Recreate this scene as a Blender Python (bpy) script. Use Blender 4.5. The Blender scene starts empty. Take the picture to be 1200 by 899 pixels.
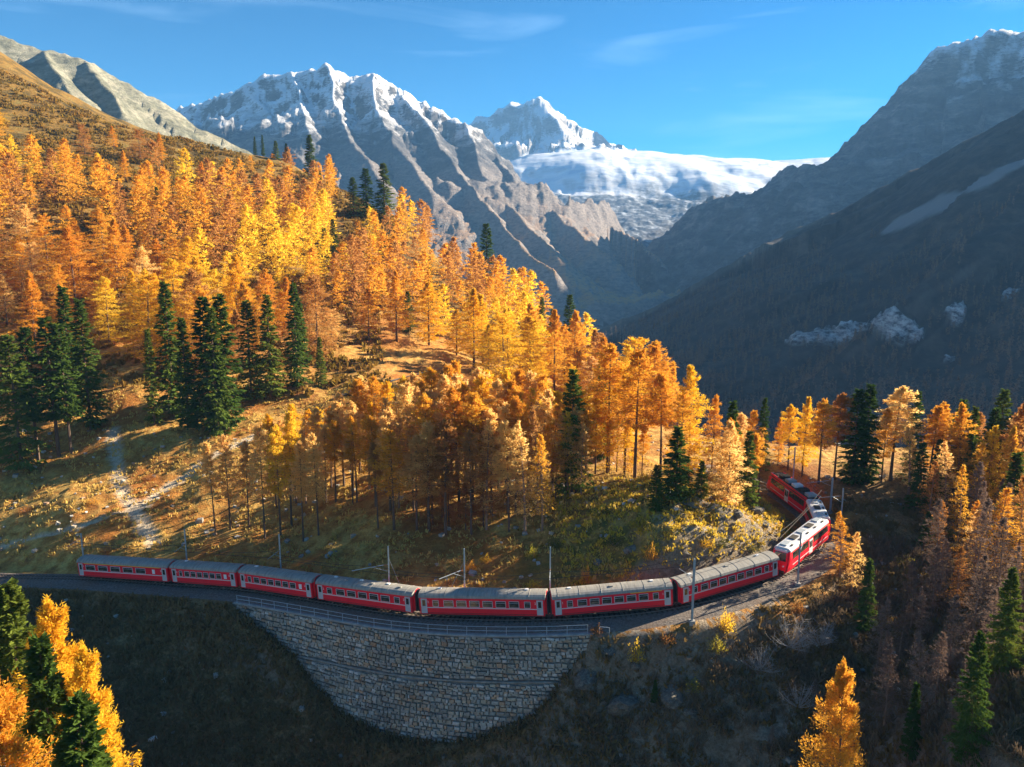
import bpy, bmesh, math, random
import numpy as np
from mathutils import Vector, Matrix
R = math.radians
rnd = random.Random(7)
rng = np.random.default_rng(7)
SC = bpy.context.scene
COL = SC.collection

# ------------------------------------------------------------------ camera
FOC, PITCH, CAMZ = 900.0, R(10), 48.0
cam_d = bpy.data.cameras.new("camera"); cam = bpy.data.objects.new("camera", cam_d); COL.objects.link(cam)
cam.location = (0, 0, CAMZ); cam.rotation_euler = (R(80), 0, 0)
cam_d.sensor_width = 36; cam_d.lens = 36*FOC/1200; cam_d.clip_start = 1; cam_d.clip_end = 30000
SC.camera = cam
SC.view_settings.view_transform = 'Standard'; SC.view_settings.look = 'None'
SC.view_settings.exposure = 2.08; SC.view_settings.gamma = 1
SC.cycles.use_denoising = True
SC.cycles.max_bounces = 6; SC.cycles.diffuse_bounces = 3; SC.cycles.transmission_bounces = 4
SC.cycles.transparent_max_bounces = 6; SC.cycles.volume_bounces = 0
# ------------------------------------------------------------------ sky and sun
SUN_AZ, SUN_EL = R(65), R(23)        # azimuth clockwise from +Y
W = bpy.data.worlds.new("World"); SC.world = W; W.use_nodes = True
nt = W.node_tree; nt.nodes.clear()
def wn(t, **k):
    n = nt.nodes.new(t)
    for a, b in k.items(): setattr(n, a, b)
    return n
sky = wn('ShaderNodeTexSky', sky_type='NISHITA', sun_disc=False, sun_elevation=SUN_EL, sun_rotation=SUN_AZ,
         altitude=2100, air_density=1.0, dust_density=0.15, ozone_density=2.0)
hs = wn('ShaderNodeHueSaturation'); hs.inputs['Hue'].default_value = .494; hs.inputs['Saturation'].default_value = 1.5; hs.inputs['Value'].default_value = .76
tc = wn('ShaderNodeTexCoord'); mp = wn('ShaderNodeMapping'); mp.inputs['Scale'].default_value = (2.2, 2.2, 13); mp.inputs['Rotation'].default_value = (0, R(24), R(20))
nz = wn('ShaderNodeTexNoise'); nz.inputs['Scale'].default_value = 1.6; nz.inputs['Detail'].default_value = 7; nz.inputs['Distortion'].default_value = .5
rp = wn('ShaderNodeValToRGB'); rp.color_ramp.elements[0].position = .53; rp.color_ramp.elements[1].position = .85
rp.color_ramp.elements[1].color = (.30, .30, .30, 1)
mx = wn('ShaderNodeMixRGB'); mx.inputs[2].default_value = (5.0, 7.2, 9.5, 1)
bg = wn('ShaderNodeBackground'); bg.inputs['Strength'].default_value = 0.055; wo = wn('ShaderNodeOutputWorld')
L = nt.links.new
gm_ = wn('ShaderNodeGamma'); gm_.inputs[1].default_value = 1.35; k1 = wn('ShaderNodeMixRGB', blend_type='MULTIPLY'); k1.inputs[0].default_value = 1; k1.inputs[2].default_value = (.15, .15, .15, 1)
k2 = wn('ShaderNodeMixRGB', blend_type='MULTIPLY'); k2.inputs[0].default_value = 1; k2.inputs[2].default_value = (6.6, 6.6, 6.6, 1)
L(sky.outputs[0], k1.inputs[1]); L(k1.outputs[0], gm_.inputs[0]); L(gm_.outputs[0], k2.inputs[1]); L(k2.outputs[0], hs.inputs['Color']); L(tc.outputs['Generated'], mp.inputs[0]); L(mp.outputs[0], nz.inputs['Vector'])
L(nz.outputs[0], rp.inputs[0]); L(rp.outputs[0], mx.inputs[0]); L(hs.outputs[0], mx.inputs[1])
L(mx.outputs[0], bg.inputs['Color']); L(bg.outputs[0], wo.inputs[0])
sd = bpy.data.lights.new("sun", 'SUN'); sd.energy = 5.0; sd.angle = R(.5); sd.color = (1.0, .84, .62)
sun = bpy.data.objects.new("sun", sd); COL.objects.link(sun)
SV = Vector((math.sin(SUN_AZ)*math.cos(SUN_EL), math.cos(SUN_AZ)*math.cos(SUN_EL), math.sin(SUN_EL)))
sun.rotation_euler = SV.to_track_quat('Z', 'Y').to_euler(); sun.location = (0, 0, 300)

# ------------------------------------------------------------------ helpers
def ray(px, py):
    X = (px-600)/FOC; Y = (449.5-py)/FOC
    return np.array([X, math.cos(PITCH)+Y*math.sin(PITCH), Y*math.cos(PITCH)-math.sin(PITCH)])
def atz(px, py, z):
    r = ray(px, py); return np.array([0, 0, CAMZ])+r*(z-CAMZ)/r[2]
def atd(px, py, d):
    return np.array([0, 0, CAMZ])+ray(px, py)*d
def project(x, y, z):
    z = z-CAMZ; d = y*math.cos(PITCH)-z*math.sin(PITCH); u = y*math.sin(PITCH)+z*math.cos(PITCH)
    return 600+FOC*x/d, 449.5-FOC*u/d, d
def smooth(a, b, x):
    t = np.clip((x-a)/(b-a), 0, 1); return t*t*(3-2*t)

_perm = np.random.default_rng(3).permutation(4096)
_ang = np.random.default_rng(4).random(4096)*2*np.pi
def perlin(x, y):
    xi = np.floor(x).astype(np.int64); yi = np.floor(y).astype(np.int64); xf = x-xi; yf = y-yi
    def g(i, j):
        h = _perm[(_perm[(xi+i) & 4095]+(yi+j)) & 4095]; a = _ang[h]
        return np.cos(a)*(xf-i)+np.sin(a)*(yf-j)
    u = xf*xf*xf*(xf*(xf*6-15)+10); v = yf*yf*yf*(yf*(yf*6-15)+10)
    a = g(0, 0); b = g(1, 0); c = g(0, 1); d = g(1, 1)
    return 1.5*((a+(b-a)*u)*(1-v)+(c+(d-c)*u)*v)
def fbm(x, y, o=5, g=.5):
    s = 0; a = 1
    for i in range(o): s = s+a*perlin(x+17.3*i, y-9.1*i); x = x*2.03; y = y*2.03; a *= g
    return s
def ridged(x, y, o=5, g=.55):
    s = 0; a = 1
    for i in range(o): s = s+a*(1-2*np.abs(perlin(x+31.7*i, y+5.9*i))); x = x*2.05; y = y*2.05; a *= g
    return s

class Mat:
    """small wrapper for node materials"""
    def __init__(s, name, rough=.9):
        s.m = bpy.data.materials.new(name); s.m.use_nodes = True; s.t = s.m.node_tree; s.t.nodes.clear()
        s.out = s.n('ShaderNodeOutputMaterial'); s.p = s.n('ShaderNodeBsdfPrincipled'); s.p.inputs['Roughness'].default_value = rough
        s.p.inputs['Specular IOR Level'].default_value = .2
        s.l(s.p.outputs[0], s.out.inputs[0])
    def n(s, t, **k):
        n = s.t.nodes.new(t)
        for a, b in k.items(): setattr(n, a, b)
        return n
    def l(s, a, b): s.t.links.new(a, b)
    def pos(s):
        return s.n('ShaderNodeNewGeometry').outputs['Position']
    def objco(s):
        return s.n('ShaderNodeTexCoord').outputs['Object']
    def noise(s, scale, detail=5, vec=None, rough=.55, dist=0, sc=None):
        n = s.n('ShaderNodeTexNoise'); n.inputs['Scale'].default_value = scale; n.inputs['Detail'].default_value = detail
        n.inputs['Roughness'].default_value = rough; n.inputs['Distortion'].default_value = dist
        v = vec or s.pos()
        if sc:
            m = s.n('ShaderNodeMapping'); m.inputs['Scale'].default_value = sc; s.l(v, m.inputs[0]); v = m.outputs[0]
        s.l(v, n.inputs['Vector']); return n.outputs[0]
    def ramp(s, fac, pts, interp='LINEAR'):
        r = s.n('ShaderNodeValToRGB'); r.color_ramp.interpolation = interp; e = r.color_ramp.elements
        while len(e) < len(pts): e.new(.5)
        for k, (p, c) in enumerate(pts):
            e[k].position = p; e[k].color = (c if hasattr(c, '__len__') else (c, c, c))[:3]+(1,)
        s.l(fac, r.inputs[0]); return r.outputs[0]
    def mix(s, fac, a, b, blend='MIX'):
        m = s.n('ShaderNodeMixRGB', blend_type=blend)
        for k, v in ((0, fac), (1, a), (2, b)):
            if hasattr(v, 'node'): s.l(v, m.inputs[k])
            else: m.inputs[k].default_value = v if k == 0 else tuple(v)[:3]+(1,)
        return m.outputs[0]
    def math(s, op, a, b=0.0):
        m = s.n('ShaderNodeMath', operation=op)
        for k, v in ((0, a), (1, b)):
            if hasattr(v, 'node'): s.l(v, m.inputs[k])
            else: m.inputs[k].default_value = v
        return m.outputs[0]
    def attr(s, name):
        return s.n('ShaderNodeAttribute', attribute_name=name).outputs['Fac']
    def color(s, c):
        if hasattr(c, 'node'): s.l(c, s.p.inputs['Base Color'])
        else: s.p.inputs['Base Color'].default_value = tuple(c)[:3]+(1,)
    def bump(s, h, strength=.5, dist=.1):
        b = s.n('ShaderNodeBump'); b.inputs['Strength'].default_value = strength; b.inputs['Distance'].default_value = dist
        s.l(h, b.inputs['Height']); s.l(b.outputs[0], s.p.inputs['Normal'])
    def slope(s):
        x = s.n('ShaderNodeSeparateXYZ'); s.l(s.n('ShaderNodeNewGeometry').outputs['Normal'], x.inputs[0]); return x.outputs['Z']
    def height(s):
        x = s.n('ShaderNodeSeparateXYZ'); s.l(s.pos(), x.inputs[0]); return x.outputs['Z']
def plain(name, c, rough=.6, metal=0, vary=.12, scale=3.0, spec=.3):
    m = Mat(name, rough); m.p.inputs['Metallic'].default_value = metal; m.p.inputs['Specular IOR Level'].default_value = spec
    n = m.noise(scale, 4, m.objco())
    d = tuple(v*(1-vary) for v in c); u = tuple(min(1, v*(1+vary)) for v in c)
    m.color(m.ramp(n, [(.3, d), (.7, u)])); return m.m

def tag(o, label=None, cat=None, group=None, kind=None):
    if label: o['label'] = label
    if cat: o['category'] = cat
    if group: o['group'] = group
    if kind: o['kind'] = kind
    return o
def link(name, data, parent=None, loc=None):
    o = bpy.data.objects.new(name, data); COL.objects.link(o)
    if parent: o.parent = parent
    if loc is not None: o.location = loc
    return o
def empty(name, loc=(0, 0, 0), rot=(0, 0, 0)):
    o = bpy.data.objects.new(name, None); COL.objects.link(o); o.location = loc; o.rotation_euler = rot; return o
def mesh_np(name, V, F, mats, smooth_=False, uv=None):
    """V (n,3), F (m,3 or 4)"""
    me = bpy.data.meshes.new(name); V = np.asarray(V, np.float32); F = np.asarray(F, np.int32); k = F.shape[1]
    me.vertices.add(len(V)); me.vertices.foreach_set('co', V.ravel())
    me.loops.add(F.size); me.loops.foreach_set('vertex_index', F.ravel())
    me.polygons.add(len(F)); me.polygons.foreach_set('loop_start', np.arange(0, F.size, k, dtype=np.int32))
    if smooth_: me.polygons.foreach_set('use_smooth', np.ones(len(F), bool))
    me.update(calc_edges=True)
    for m in (mats if isinstance(mats, (list, tuple)) else [mats]): me.materials.append(m)
    return me
def set_attr(me, name, arr):
    a = me.attributes.new(name, 'FLOAT', 'POINT'); a.data.foreach_set('value', np.asarray(arr, np.float32).ravel())

class MB:
    """collects boxes, tubes, prisms into one mesh"""
    def __init__(s): s.v = []; s.f = []; s.mi = []
    def add(s, V, F, mi=0):
        o = len(s.v); s.v += [tuple(v) for v in V]; s.f += [tuple(i+o for i in f) for f in F]; s.mi += [mi]*len(F); return s
    def box(s, c, d, mi=0, rot=None):
        V = [Vector((x*d[0]/2, y*d[1]/2, z*d[2]/2)) for x in (-1, 1) for y in (-1, 1) for z in (-1, 1)]
        if rot is not None: V = [rot @ v for v in V]
        c = Vector(c); return s.add([v+c for v in V], [(0, 1, 3, 2), (4, 6, 7, 5), (0, 4, 5, 1), (2, 3, 7, 6), (0, 2, 6, 4), (1, 5, 7, 3)], mi)
    def tube(s, pts, r, n=6, mi=0, cap=True):
        pts = [Vector(p) for p in pts]; rs = r if hasattr(r, '__len__') else [r]*len(pts); V = []; F = []
        for i, p in enumerate(pts):
            a = pts[max(i-1, 0)]; b = pts[min(i+1, len(pts)-1)]; t = (b-a).normalized()
            u = t.cross(Vector((0, 0, 1)) if abs(t.z) < .95 else Vector((1, 0, 0))).normalized(); w = t.cross(u)
            for k in range(n):
                q = 2*math.pi*k/n; V.append(p+(u*math.cos(q)+w*math.sin(q))*rs[i])
        for i in range(len(pts)-1):
            for k in range(n): F.append((i*n+k, i*n+(k+1) % n, (i+1)*n+(k+1) % n, (i+1)*n+k))
        if cap: F.append(tuple(range(n-1, -1, -1))); F.append(tuple((len(pts)-1)*n+k for k in range(n)))
        return s.add(V, F, mi)
    def prism(s, prof, x0, x1, mi=0):
        """profile (y,z) extruded along x"""
        n = len(prof); V = [(x0, y, z) for y, z in prof]+[(x1, y, z) for y, z in prof]
        F = [(k, (k+1) % n, n+(k+1) % n, n+k) for k in range(n)]+[tuple(range(n-1, -1, -1)), tuple(n+k for k in range(n))]
        return s.add(V, F, mi)
    def mesh(s, name, mats, smooth_=False):
        me = bpy.data.meshes.new(name); me.from_pydata(s.v, [], s.f)
        mats = mats if isinstance(mats, (list, tuple)) else [mats]
        for m in mats: me.materials.append(m)
        if len(mats) > 1: me.polygons.foreach_set('material_index', s.mi)
        if smooth_: me.polygons.foreach_set('use_smooth', [True]*len(me.polygons))
        bm = bmesh.new(); bm.from_mesh(me); bmesh.ops.recalc_face_normals(bm, faces=bm.faces); bm.to_mesh(me); bm.free()
        me.update(); return me
    def obj(s, name, mats, parent=None, smooth_=False, loc=None):
        return link(name, s.mesh(name, mats, smooth_), parent, loc)

# ------------------------------------------------------------------ the railway line as a curve
JP = [(97, 678), (206, 686), (287, 692), (376, 706), (492, 724), (645, 727), (791, 714), (911, 678), (968, 628), (908, 575)]
JZ = [-17*.07*(4.5-i) for i in range(10)]
JW = [atz(a, b, z)+np.array([0, .6, 0]) for (a, b), z in zip(JP, JZ)]
pre = [atz(-330, 640, -10.5), atz(-210, 655, -9.2), atz(-90, 668, -8), atz(0, 675, -6.9)]
post = [atz(868, 559, 6.2), atz(835, 549, 7.0), atz(800, 546, 7.6)]
CP = np.array(pre+JW+post)
def catmull(P, n=24):
    out = []; P = np.vstack([2*P[0]-P[1], P, 2*P[-1]-P[-2]])
    for i in range(1, len(P)-2):
        for k in range(n):
            t = k/n; a, b, c, d = P[i-1:i+3]
            out.append(.5*((2*b)+(c-a)*t+(2*a-5*b+4*c-d)*t*t+(3*b-a-3*c+d)*t**3))
    out.append(P[-2]); return np.array(out)
TR = catmull(CP)
for _ in range(60): TR[1:-1] = .25*TR[:-2]+.5*TR[1:-1]+.25*TR[2:]
seg = np.linalg.norm(np.diff(TR, axis=0), axis=1); ST = np.concatenate([[0], np.cumsum(seg)])
NT = int(ST[-1]/1.0); SU = np.linspace(0, ST[-1], NT+1)
TR = np.stack([np.interp(SU, ST, TR[:, k]) for k in range(3)], 1)
TT = np.gradient(TR, axis=0); TT[:, 2] = 0; TT /= np.linalg.norm(TT, axis=1)[:, None]
TN = np.stack([-TT[:, 1], TT[:, 0], 0*TT[:, 0]], 1)       # points away from the camera (inner side)
def tr_at(s, d=0.0, dz=0.0):
    p = np.array([np.interp(s, SU, TR[:, k]) for k in range(3)]); n = np.array([np.interp(s, SU, TN[:, k]) for k in range(3)])
    return p+n*d+np.array([0, 0, dz])
def tr_near(x, y):
    """signed distance (positive on the uphill side), arc length, bed height"""
    shp = np.shape(x); x = np.ravel(x); y = np.ravel(y); dd = np.empty(len(x)); ss = np.empty(len(x)); zz = np.empty(len(x))
    for a in range(0, len(x), 20000):
        b = slice(a, a+20000); dx = x[b, None]-TR[None, :, 0]; dy = y[b, None]-TR[None, :, 1]; q = dx*dx+dy*dy; i = q.argmin(1)
        r = np.arange(len(i)); tx = dx[r, i]*TT[i, 0]+dy[r, i]*TT[i, 1]
        inner = (i > 0) & (i < len(TR)-1)
        lat = dx[r, i]*TN[i, 0]+dy[r, i]*TN[i, 1]
        dist = np.where(inner, np.abs(lat), np.sqrt(q[r, i])); dd[b] = np.sign(lat)*dist
        ss[b] = SU[i]+np.where(inner, tx, 0); zz[b] = np.interp(ss[b], SU, TR[:, 2])
    return dd.reshape(shp), ss.reshape(shp), zz.reshape(shp)
def s_of(px, py=None):
    k = np.array([project(*p)[0] for p in TR]); i = int(np.abs(k[:int(np.argmax(k))]-px).argmin()); return SU[i]

# ------------------------------------------------------------------ near terrain
WD, BAT, LEDGE, STEP = 4.0, .16, 5.6, .28      # distance of the wall from the line, batter, depth and width of its ledge
wall_pix = [(297, 700), (345, 765), (375, 805), (400, 830), (440, 853), (500, 868), (560, 862), (620, 838), (655, 803), (680, 765), (690, 738)]
foot_s, foot_h = [], []
for px, py in wall_pix:
    dq = np.arange(80, 126, .25); q = np.array([atd(px, py, v) for v in dq]); dd_, ss_, zz_ = tr_near(q[:, 0], q[:, 1])
    i = int(np.argmin(np.abs(-dd_-(WD+BAT*np.maximum(0, zz_-q[:, 2])+STEP)))); foot_s.append(float(ss_[i])); foot_h.append(max(0, float(zz_[i]-q[i, 2])))
o_ = np.argsort(foot_s); foot_s = [foot_s[i] for i in o_]; foot_h = [foot_h[i] for i in o_]
print('wall', [round(v) for v in foot_s], [round(v, 1) for v in foot_h])
WS0, WS1 = s_of(297), s_of(690); foot_s[0] = WS0; foot_s[-1] = WS1; foot_h[0] = .6; foot_h[-1] = .6
def wall_h(s): return np.interp(s, foot_s, foot_h, left=0, right=0)
BED = 2.5
C = []      # control points x,y,z
def cz(px, py, z): C.append(tuple(atz(px, py, z)))
def cd(px, py, d): C.append(tuple(atd(px, py, d)))
for s in np.arange(0, SU[-1], 8.0):
    for d in (-3.8, 2.2): C.append(tuple(tr_at(s, d)))
for s in np.arange(WS0+3, WS1-2, 5.0):
    h = float(wall_h(s)); 
    for e in (WD+.8+.16*h, WD+2.2+.16*h): C.append(tuple(tr_at(s, -e, -h)))
for a in [(80, 600, 0), (0, 560, 3), (0, 615, -3), (150, 560, 3), (230, 520, 7), (60, 540, 4), (300, 600, -.3), (300, 480, 11), (440, 455, 14), (150, 450, 16), (400, 560, 6),
          (400, 620, 2), (480, 640, 2.5), (560, 640, 3), (560, 600, 5), (560, 560, 7), (500, 500, 9), (640, 520, 8), (640, 600, 6.5), (640, 660, 3.5), (720, 660, 4.5), (720, 620, 8), (760, 600, 10), (810, 590, 11), (800, 640, 8), (850, 600, 9.5), (870, 630, 7),
          (950, 560, 8), (920, 540, 8.5), (1000, 600, 6), (1050, 640, 3.5), (1150, 640, 2), (1200, 600, 4), (1100, 560, 8), (1200, 540, 9), (960, 700, 1.2), (720, 545, 8), (760, 540, 8.5)]: cz(*a)
for a in [(0, 400, 215), (150, 300, 260), (300, 300, 300), (300, 390, 240), (0, 300, 250), (0, 200, 330), (150, 200, 350), (0, 120, 400), (0, 82, 430), (130, 147, 430), (230, 168, 450), (340, 190, 470), (430, 238, 450), (300, 240, 390), (500, 285, 420), (560, 335, 380), (450, 340, 320),
          (640, 395, 330), (560, 400, 270), (700, 440, 285), (620, 450, 220), (740, 480, 245), (-120, 40, 440), (-120, 200, 330), (-150, 400, 200), (-150, 560, 150),
          (1000, 720, 107), (1100, 700, 102), (1000, 800, 94), (1000, 899, 88), (1200, 700, 88), (1200, 899, 62), (1100, 800, 80), (1100, 899, 71), (850, 765, 96.5), (850, 830, 93), (850, 899, 91), (200, 899, 96), (200, 780, 109), (0, 899, 92), (0, 760, 112), (100, 720, 120), (600, 899, 92.5), (400, 899, 97), (450, 980, 90), (700, 850, 92), (750, 800, 95), (760, 899, 91), (300, 800, 106)]: cd(*a)
for a in [(-30, 50, -8), (-55, 50, -4), (-70, 70, -12), (0, 50, -42), (0, 0, -75), (-80, 0, -30), (62, 50, 6), (85, 60, 20), (80, 0, 0), (110, 80, 18), (45, 30, -20), (0, -150, -120), (-150, -100, -40), (200, 0, -80), (150, 60, 5), (300, -150, -100), (-20, 65, -26), (28, 62, -26),  # high ground at right is an unseen ridge, raised to shade the lower right slope
          (100, 180, -2), (60, 200, -6), (150, 170, -4), (120, 250, -60), (40, 270, -40), (200, 200, -40), (300, 100, -60), (250, 350, -140), (60, 400, -110), (150, 600, -190), (-30, 560, -60), (-150, 640, 20), (-300, 640, 120), (400, 400, -150), (400, 700, -170),
          (-420, 550, 230), (-450, 300, 160), (-350, 100, 60), (-200, 60, 0), (-500, 0, 60)]: C.append(a)
C = np.array(C)
def tps_fit(P, lam=.6):
    n = len(P); d = np.linalg.norm(P[:, None, :2]-P[None, :, :2], axis=2)
    A = np.zeros((n+3, n+3)); A[:n, :n] = d-np.eye(n)*lam; A[:n, n] = 1; A[:n, n+1:] = P[:, :2]; A[n, :n] = 1; A[n+1:, :n] = P[:, :2].T
    return np.linalg.solve(A, np.concatenate([P[:, 2], [0, 0, 0]]))
TW = tps_fit(C)
def tps(x, y):
    shp = np.shape(x); x = np.ravel(x); y = np.ravel(y); o = np.empty(len(x))
    for a in range(0, len(x), 20000):
        b = slice(a, a+20000); d = np.sqrt((x[b, None]-C[None, :, 0])**2+(y[b, None]-C[None, :, 1])**2+4.0)
        o[b] = d @ TW[:len(C)]+TW[len(C)]+TW[len(C)+1]*x[b]+TW[len(C)+2]*y[b]
    return o.reshape(shp)
KN = atz(850, 610, 9)           # the rocky knoll inside the curve
def H(x, y, rough=True):
    x = np.asarray(x, float); y = np.asarray(y, float); h = tps(x, y); d, s, bz = tr_near(x, y); ad = np.abs(d)
    if rough:
        far = smooth(3, 14, ad)
        big = smooth(180, 400, y)
        h = h+far*(.9*fbm(x/14, y/14, 4)+.25*fbm(x/2.3+9, y/2.3, 3)+2.6*big*fbm(x/45, y/45, 3))
        k = np.exp(-((x-KN[0])**2+(y-KN[1])**2)/220.)*smooth(3, 7, ad)*(d > 0)
        h = h+k*1.3*ridged(x/6, y/6, 4)
        k = smooth(3, 9, ad)*(d < 0)*smooth(8, 20, x)*smooth(105, 95, y)
        h = h+k*1.2*ridged(x/7+3, y/7, 4)*.8
    wh = wall_h(s)
    b = smooth(np.where(d < 0, 3.9, BED), np.where(d < 0, 6.5, BED+3.5), ad)
    h = np.where((wh > 0) & (d < 0), h, (bz-.35)*(1-b)+h*b)
    # behind the masonry the ground is cut down to the wall's foot
    cut = (wh > 0) & (d < 0)
    fd = WD+.8+.16*wh
    h = np.where(cut & (d < -WD+.35) & (d > -fd), np.minimum(bz-wh-.5, h), h)
    h = np.where(cut & (d <= -fd), np.minimum(h, bz-wh-.25*np.clip(-d-fd, 0, 4)), h)
    h = np.where(cut & (d >= -WD+.35), bz-.35, h)
    return h
def H1(x, y): return float(H(np.array([x]), np.array([y]))[0])
def axis(lo, a, b, hi, st, grow=1.07):
    mid = list(np.arange(a, b, st)); L_ = []; v = a; g = st
    while v > lo: g = min(g*grow, 9); v -= g; L_.append(v)
    R_ = []; v = b; g = st
    while v < hi: R_.append(v); g = min(g*grow, 9); v += g
    return np.array(L_[::-1]+mid+R_+[v])
gx = axis(-560, -95, 95, 520, .8); gy = axis(-200, 76, 160, 720, .8)
GX, GY = np.meshgrid(gx, gy); GZ = H(GX, GY)
def grid_faces(nr, nc):
    i = np.arange(nr*nc).reshape(nr, nc); return np.stack([i[:-1, :-1], i[:-1, 1:], i[1:, 1:], i[1:, :-1]], -1).reshape(-1, 4)
def polymask(x, y, pts, w):
    m = np.full(x.shape, 1e9)
    for p, q in zip(pts[:-1], pts[1:]):
        vx, vy = q[0]-p[0], q[1]-p[1]; t = np.clip(((x-p[0])*vx+(y-p[1])*vy)/(vx*vx+vy*vy), 0, 1)
        m = np.minimum(m, np.hypot(x-p[0]-t*vx, y-p[1]-t*vy))
    return 1-smooth(w*.7, w*1.15, m)
def ground_pt(px, py):
    """the point of the near terrain seen through a pixel of the photograph"""
    d = np.arange(50, 620, .5); r = ray(px, py); x = r[0]*d; y = r[1]*d; z = CAMZ+r[2]*d; h = H(x, y, False); i = int(np.argmax(z < h))
    return np.array([x[i], y[i], h[i]])
PATHS = [([(132, 505), (137, 540), (142, 575), (158, 600), (180, 635)], 1.3), ([(160, 598), (185, 578), (215, 560), (245, 540), (300, 512)], 1.1),
         ([(1020, 628), (1050, 642), (1080, 648), (1100, 652)], .8), ([(0, 640), (90, 622), (150, 600)], .6)]
GM = np.zeros(GX.shape)
for pts, w in PATHS:
    wp = [ground_pt(*p) for p in pts]; mm = polymask(GX+.5*fbm(GX/3, GY/3, 2), GY+.5*fbm(GX/3+5, GY/3, 2), wp, w); GM = np.maximum(GM, mm)
GZ = GZ-GM*.25
me = mesh_np('ground', np.stack([GX, GY, GZ], -1).reshape(-1, 3), grid_faces(*GX.shape), [None], True); me.materials.clear()
D_, S_, B_ = tr_near(GX, GY)
set_attr(me, 'path', GM)
rock = np.exp(-((GX-KN[0]-1)**2+(GY-KN[1])**2)/170.)*(D_ > 0)+.75*smooth(6, 14, GX)*smooth(106, 96, GY)*smooth(45, 30, GX)*(D_ < 0)
set_attr(me, 'rock', np.clip(rock, 0, 1))
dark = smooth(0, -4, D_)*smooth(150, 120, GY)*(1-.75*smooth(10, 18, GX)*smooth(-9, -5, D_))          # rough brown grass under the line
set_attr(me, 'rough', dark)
green = smooth(-5, 8, GX)*smooth(0, 4, D_)*smooth(150, 125, GY)*smooth(75, 50, GX)
set_attr(me, 'green', np.clip(green, 0, 1))
set_attr(me, 'hill', smooth(230, 330, GY))
g = Mat('meadow', .95)
big = g.noise(.06, 5); mid = g.noise(.45, 6, rough=.65); fine = g.noise(2.6, 6, rough=.7)
c = g.ramp(mid, [(.3, (.20, .10, .03)), (.45, (.46, .23, .05)), (.56, (.62, .38, .10)), (.7, (.68, .47, .14))])
c = g.mix(g.ramp(big, [(.42, 0), (.62, .75)]), c, (.40, .13, .02))
c = g.mix(g.math('MULTIPLY', g.attr('green'), g.ramp(mid, [(.4, .9), (.62, .15)])), c, (.15, .14, .03))
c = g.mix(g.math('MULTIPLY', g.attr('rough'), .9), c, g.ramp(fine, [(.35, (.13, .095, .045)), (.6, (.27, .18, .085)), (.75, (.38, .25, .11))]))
hc = g.ramp(g.noise(.11, 7, rough=.68), [(.33, (.05, .045, .018)), (.45, (.13, .085, .02)), (.55, (.27, .15, .03)), (.63, (.20, .15, .04)), (.72, (.34, .25, .09))])
c = g.mix(g.attr('hill'), c, hc)
rk = g.ramp(g.noise(1.1, 7, rough=.7, dist=.6), [(.3, (.13, .12, .10)), (.5, (.34, .31, .26)), (.7, (.5, .46, .38))])
rmask = g.ramp(g.math('MULTIPLY', g.attr('rock'), g.ramp(g.noise(.55, 5, dist=1.2), [(.42, .1), (.58, 1.0)])), [(.35, 0), (.55, .92)])
c = g.mix(g.math('MULTIPLY', rmask, .8), c, rk)
c = g.mix(g.ramp(g.slope(), [(.62, .85), (.76, 0)]), c, g.mix(.5, rk, (.14, .09, .045)))
c = g.mix(g.math('MULTIPLY', g.attr('path'), .92), c, (.66, .55, .40))
c = g.mix(g.ramp(fine, [(.3, .5), (.55, 0)]), c, (.06, .035, .012))
g.color(c); g.bump(g.math('ADD', g.math('MULTIPLY', mid, 1.0), g.math('MULTIPLY', fine, .5)), .9, .8)
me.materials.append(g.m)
tag(link('ground', me), kind='structure')

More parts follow.
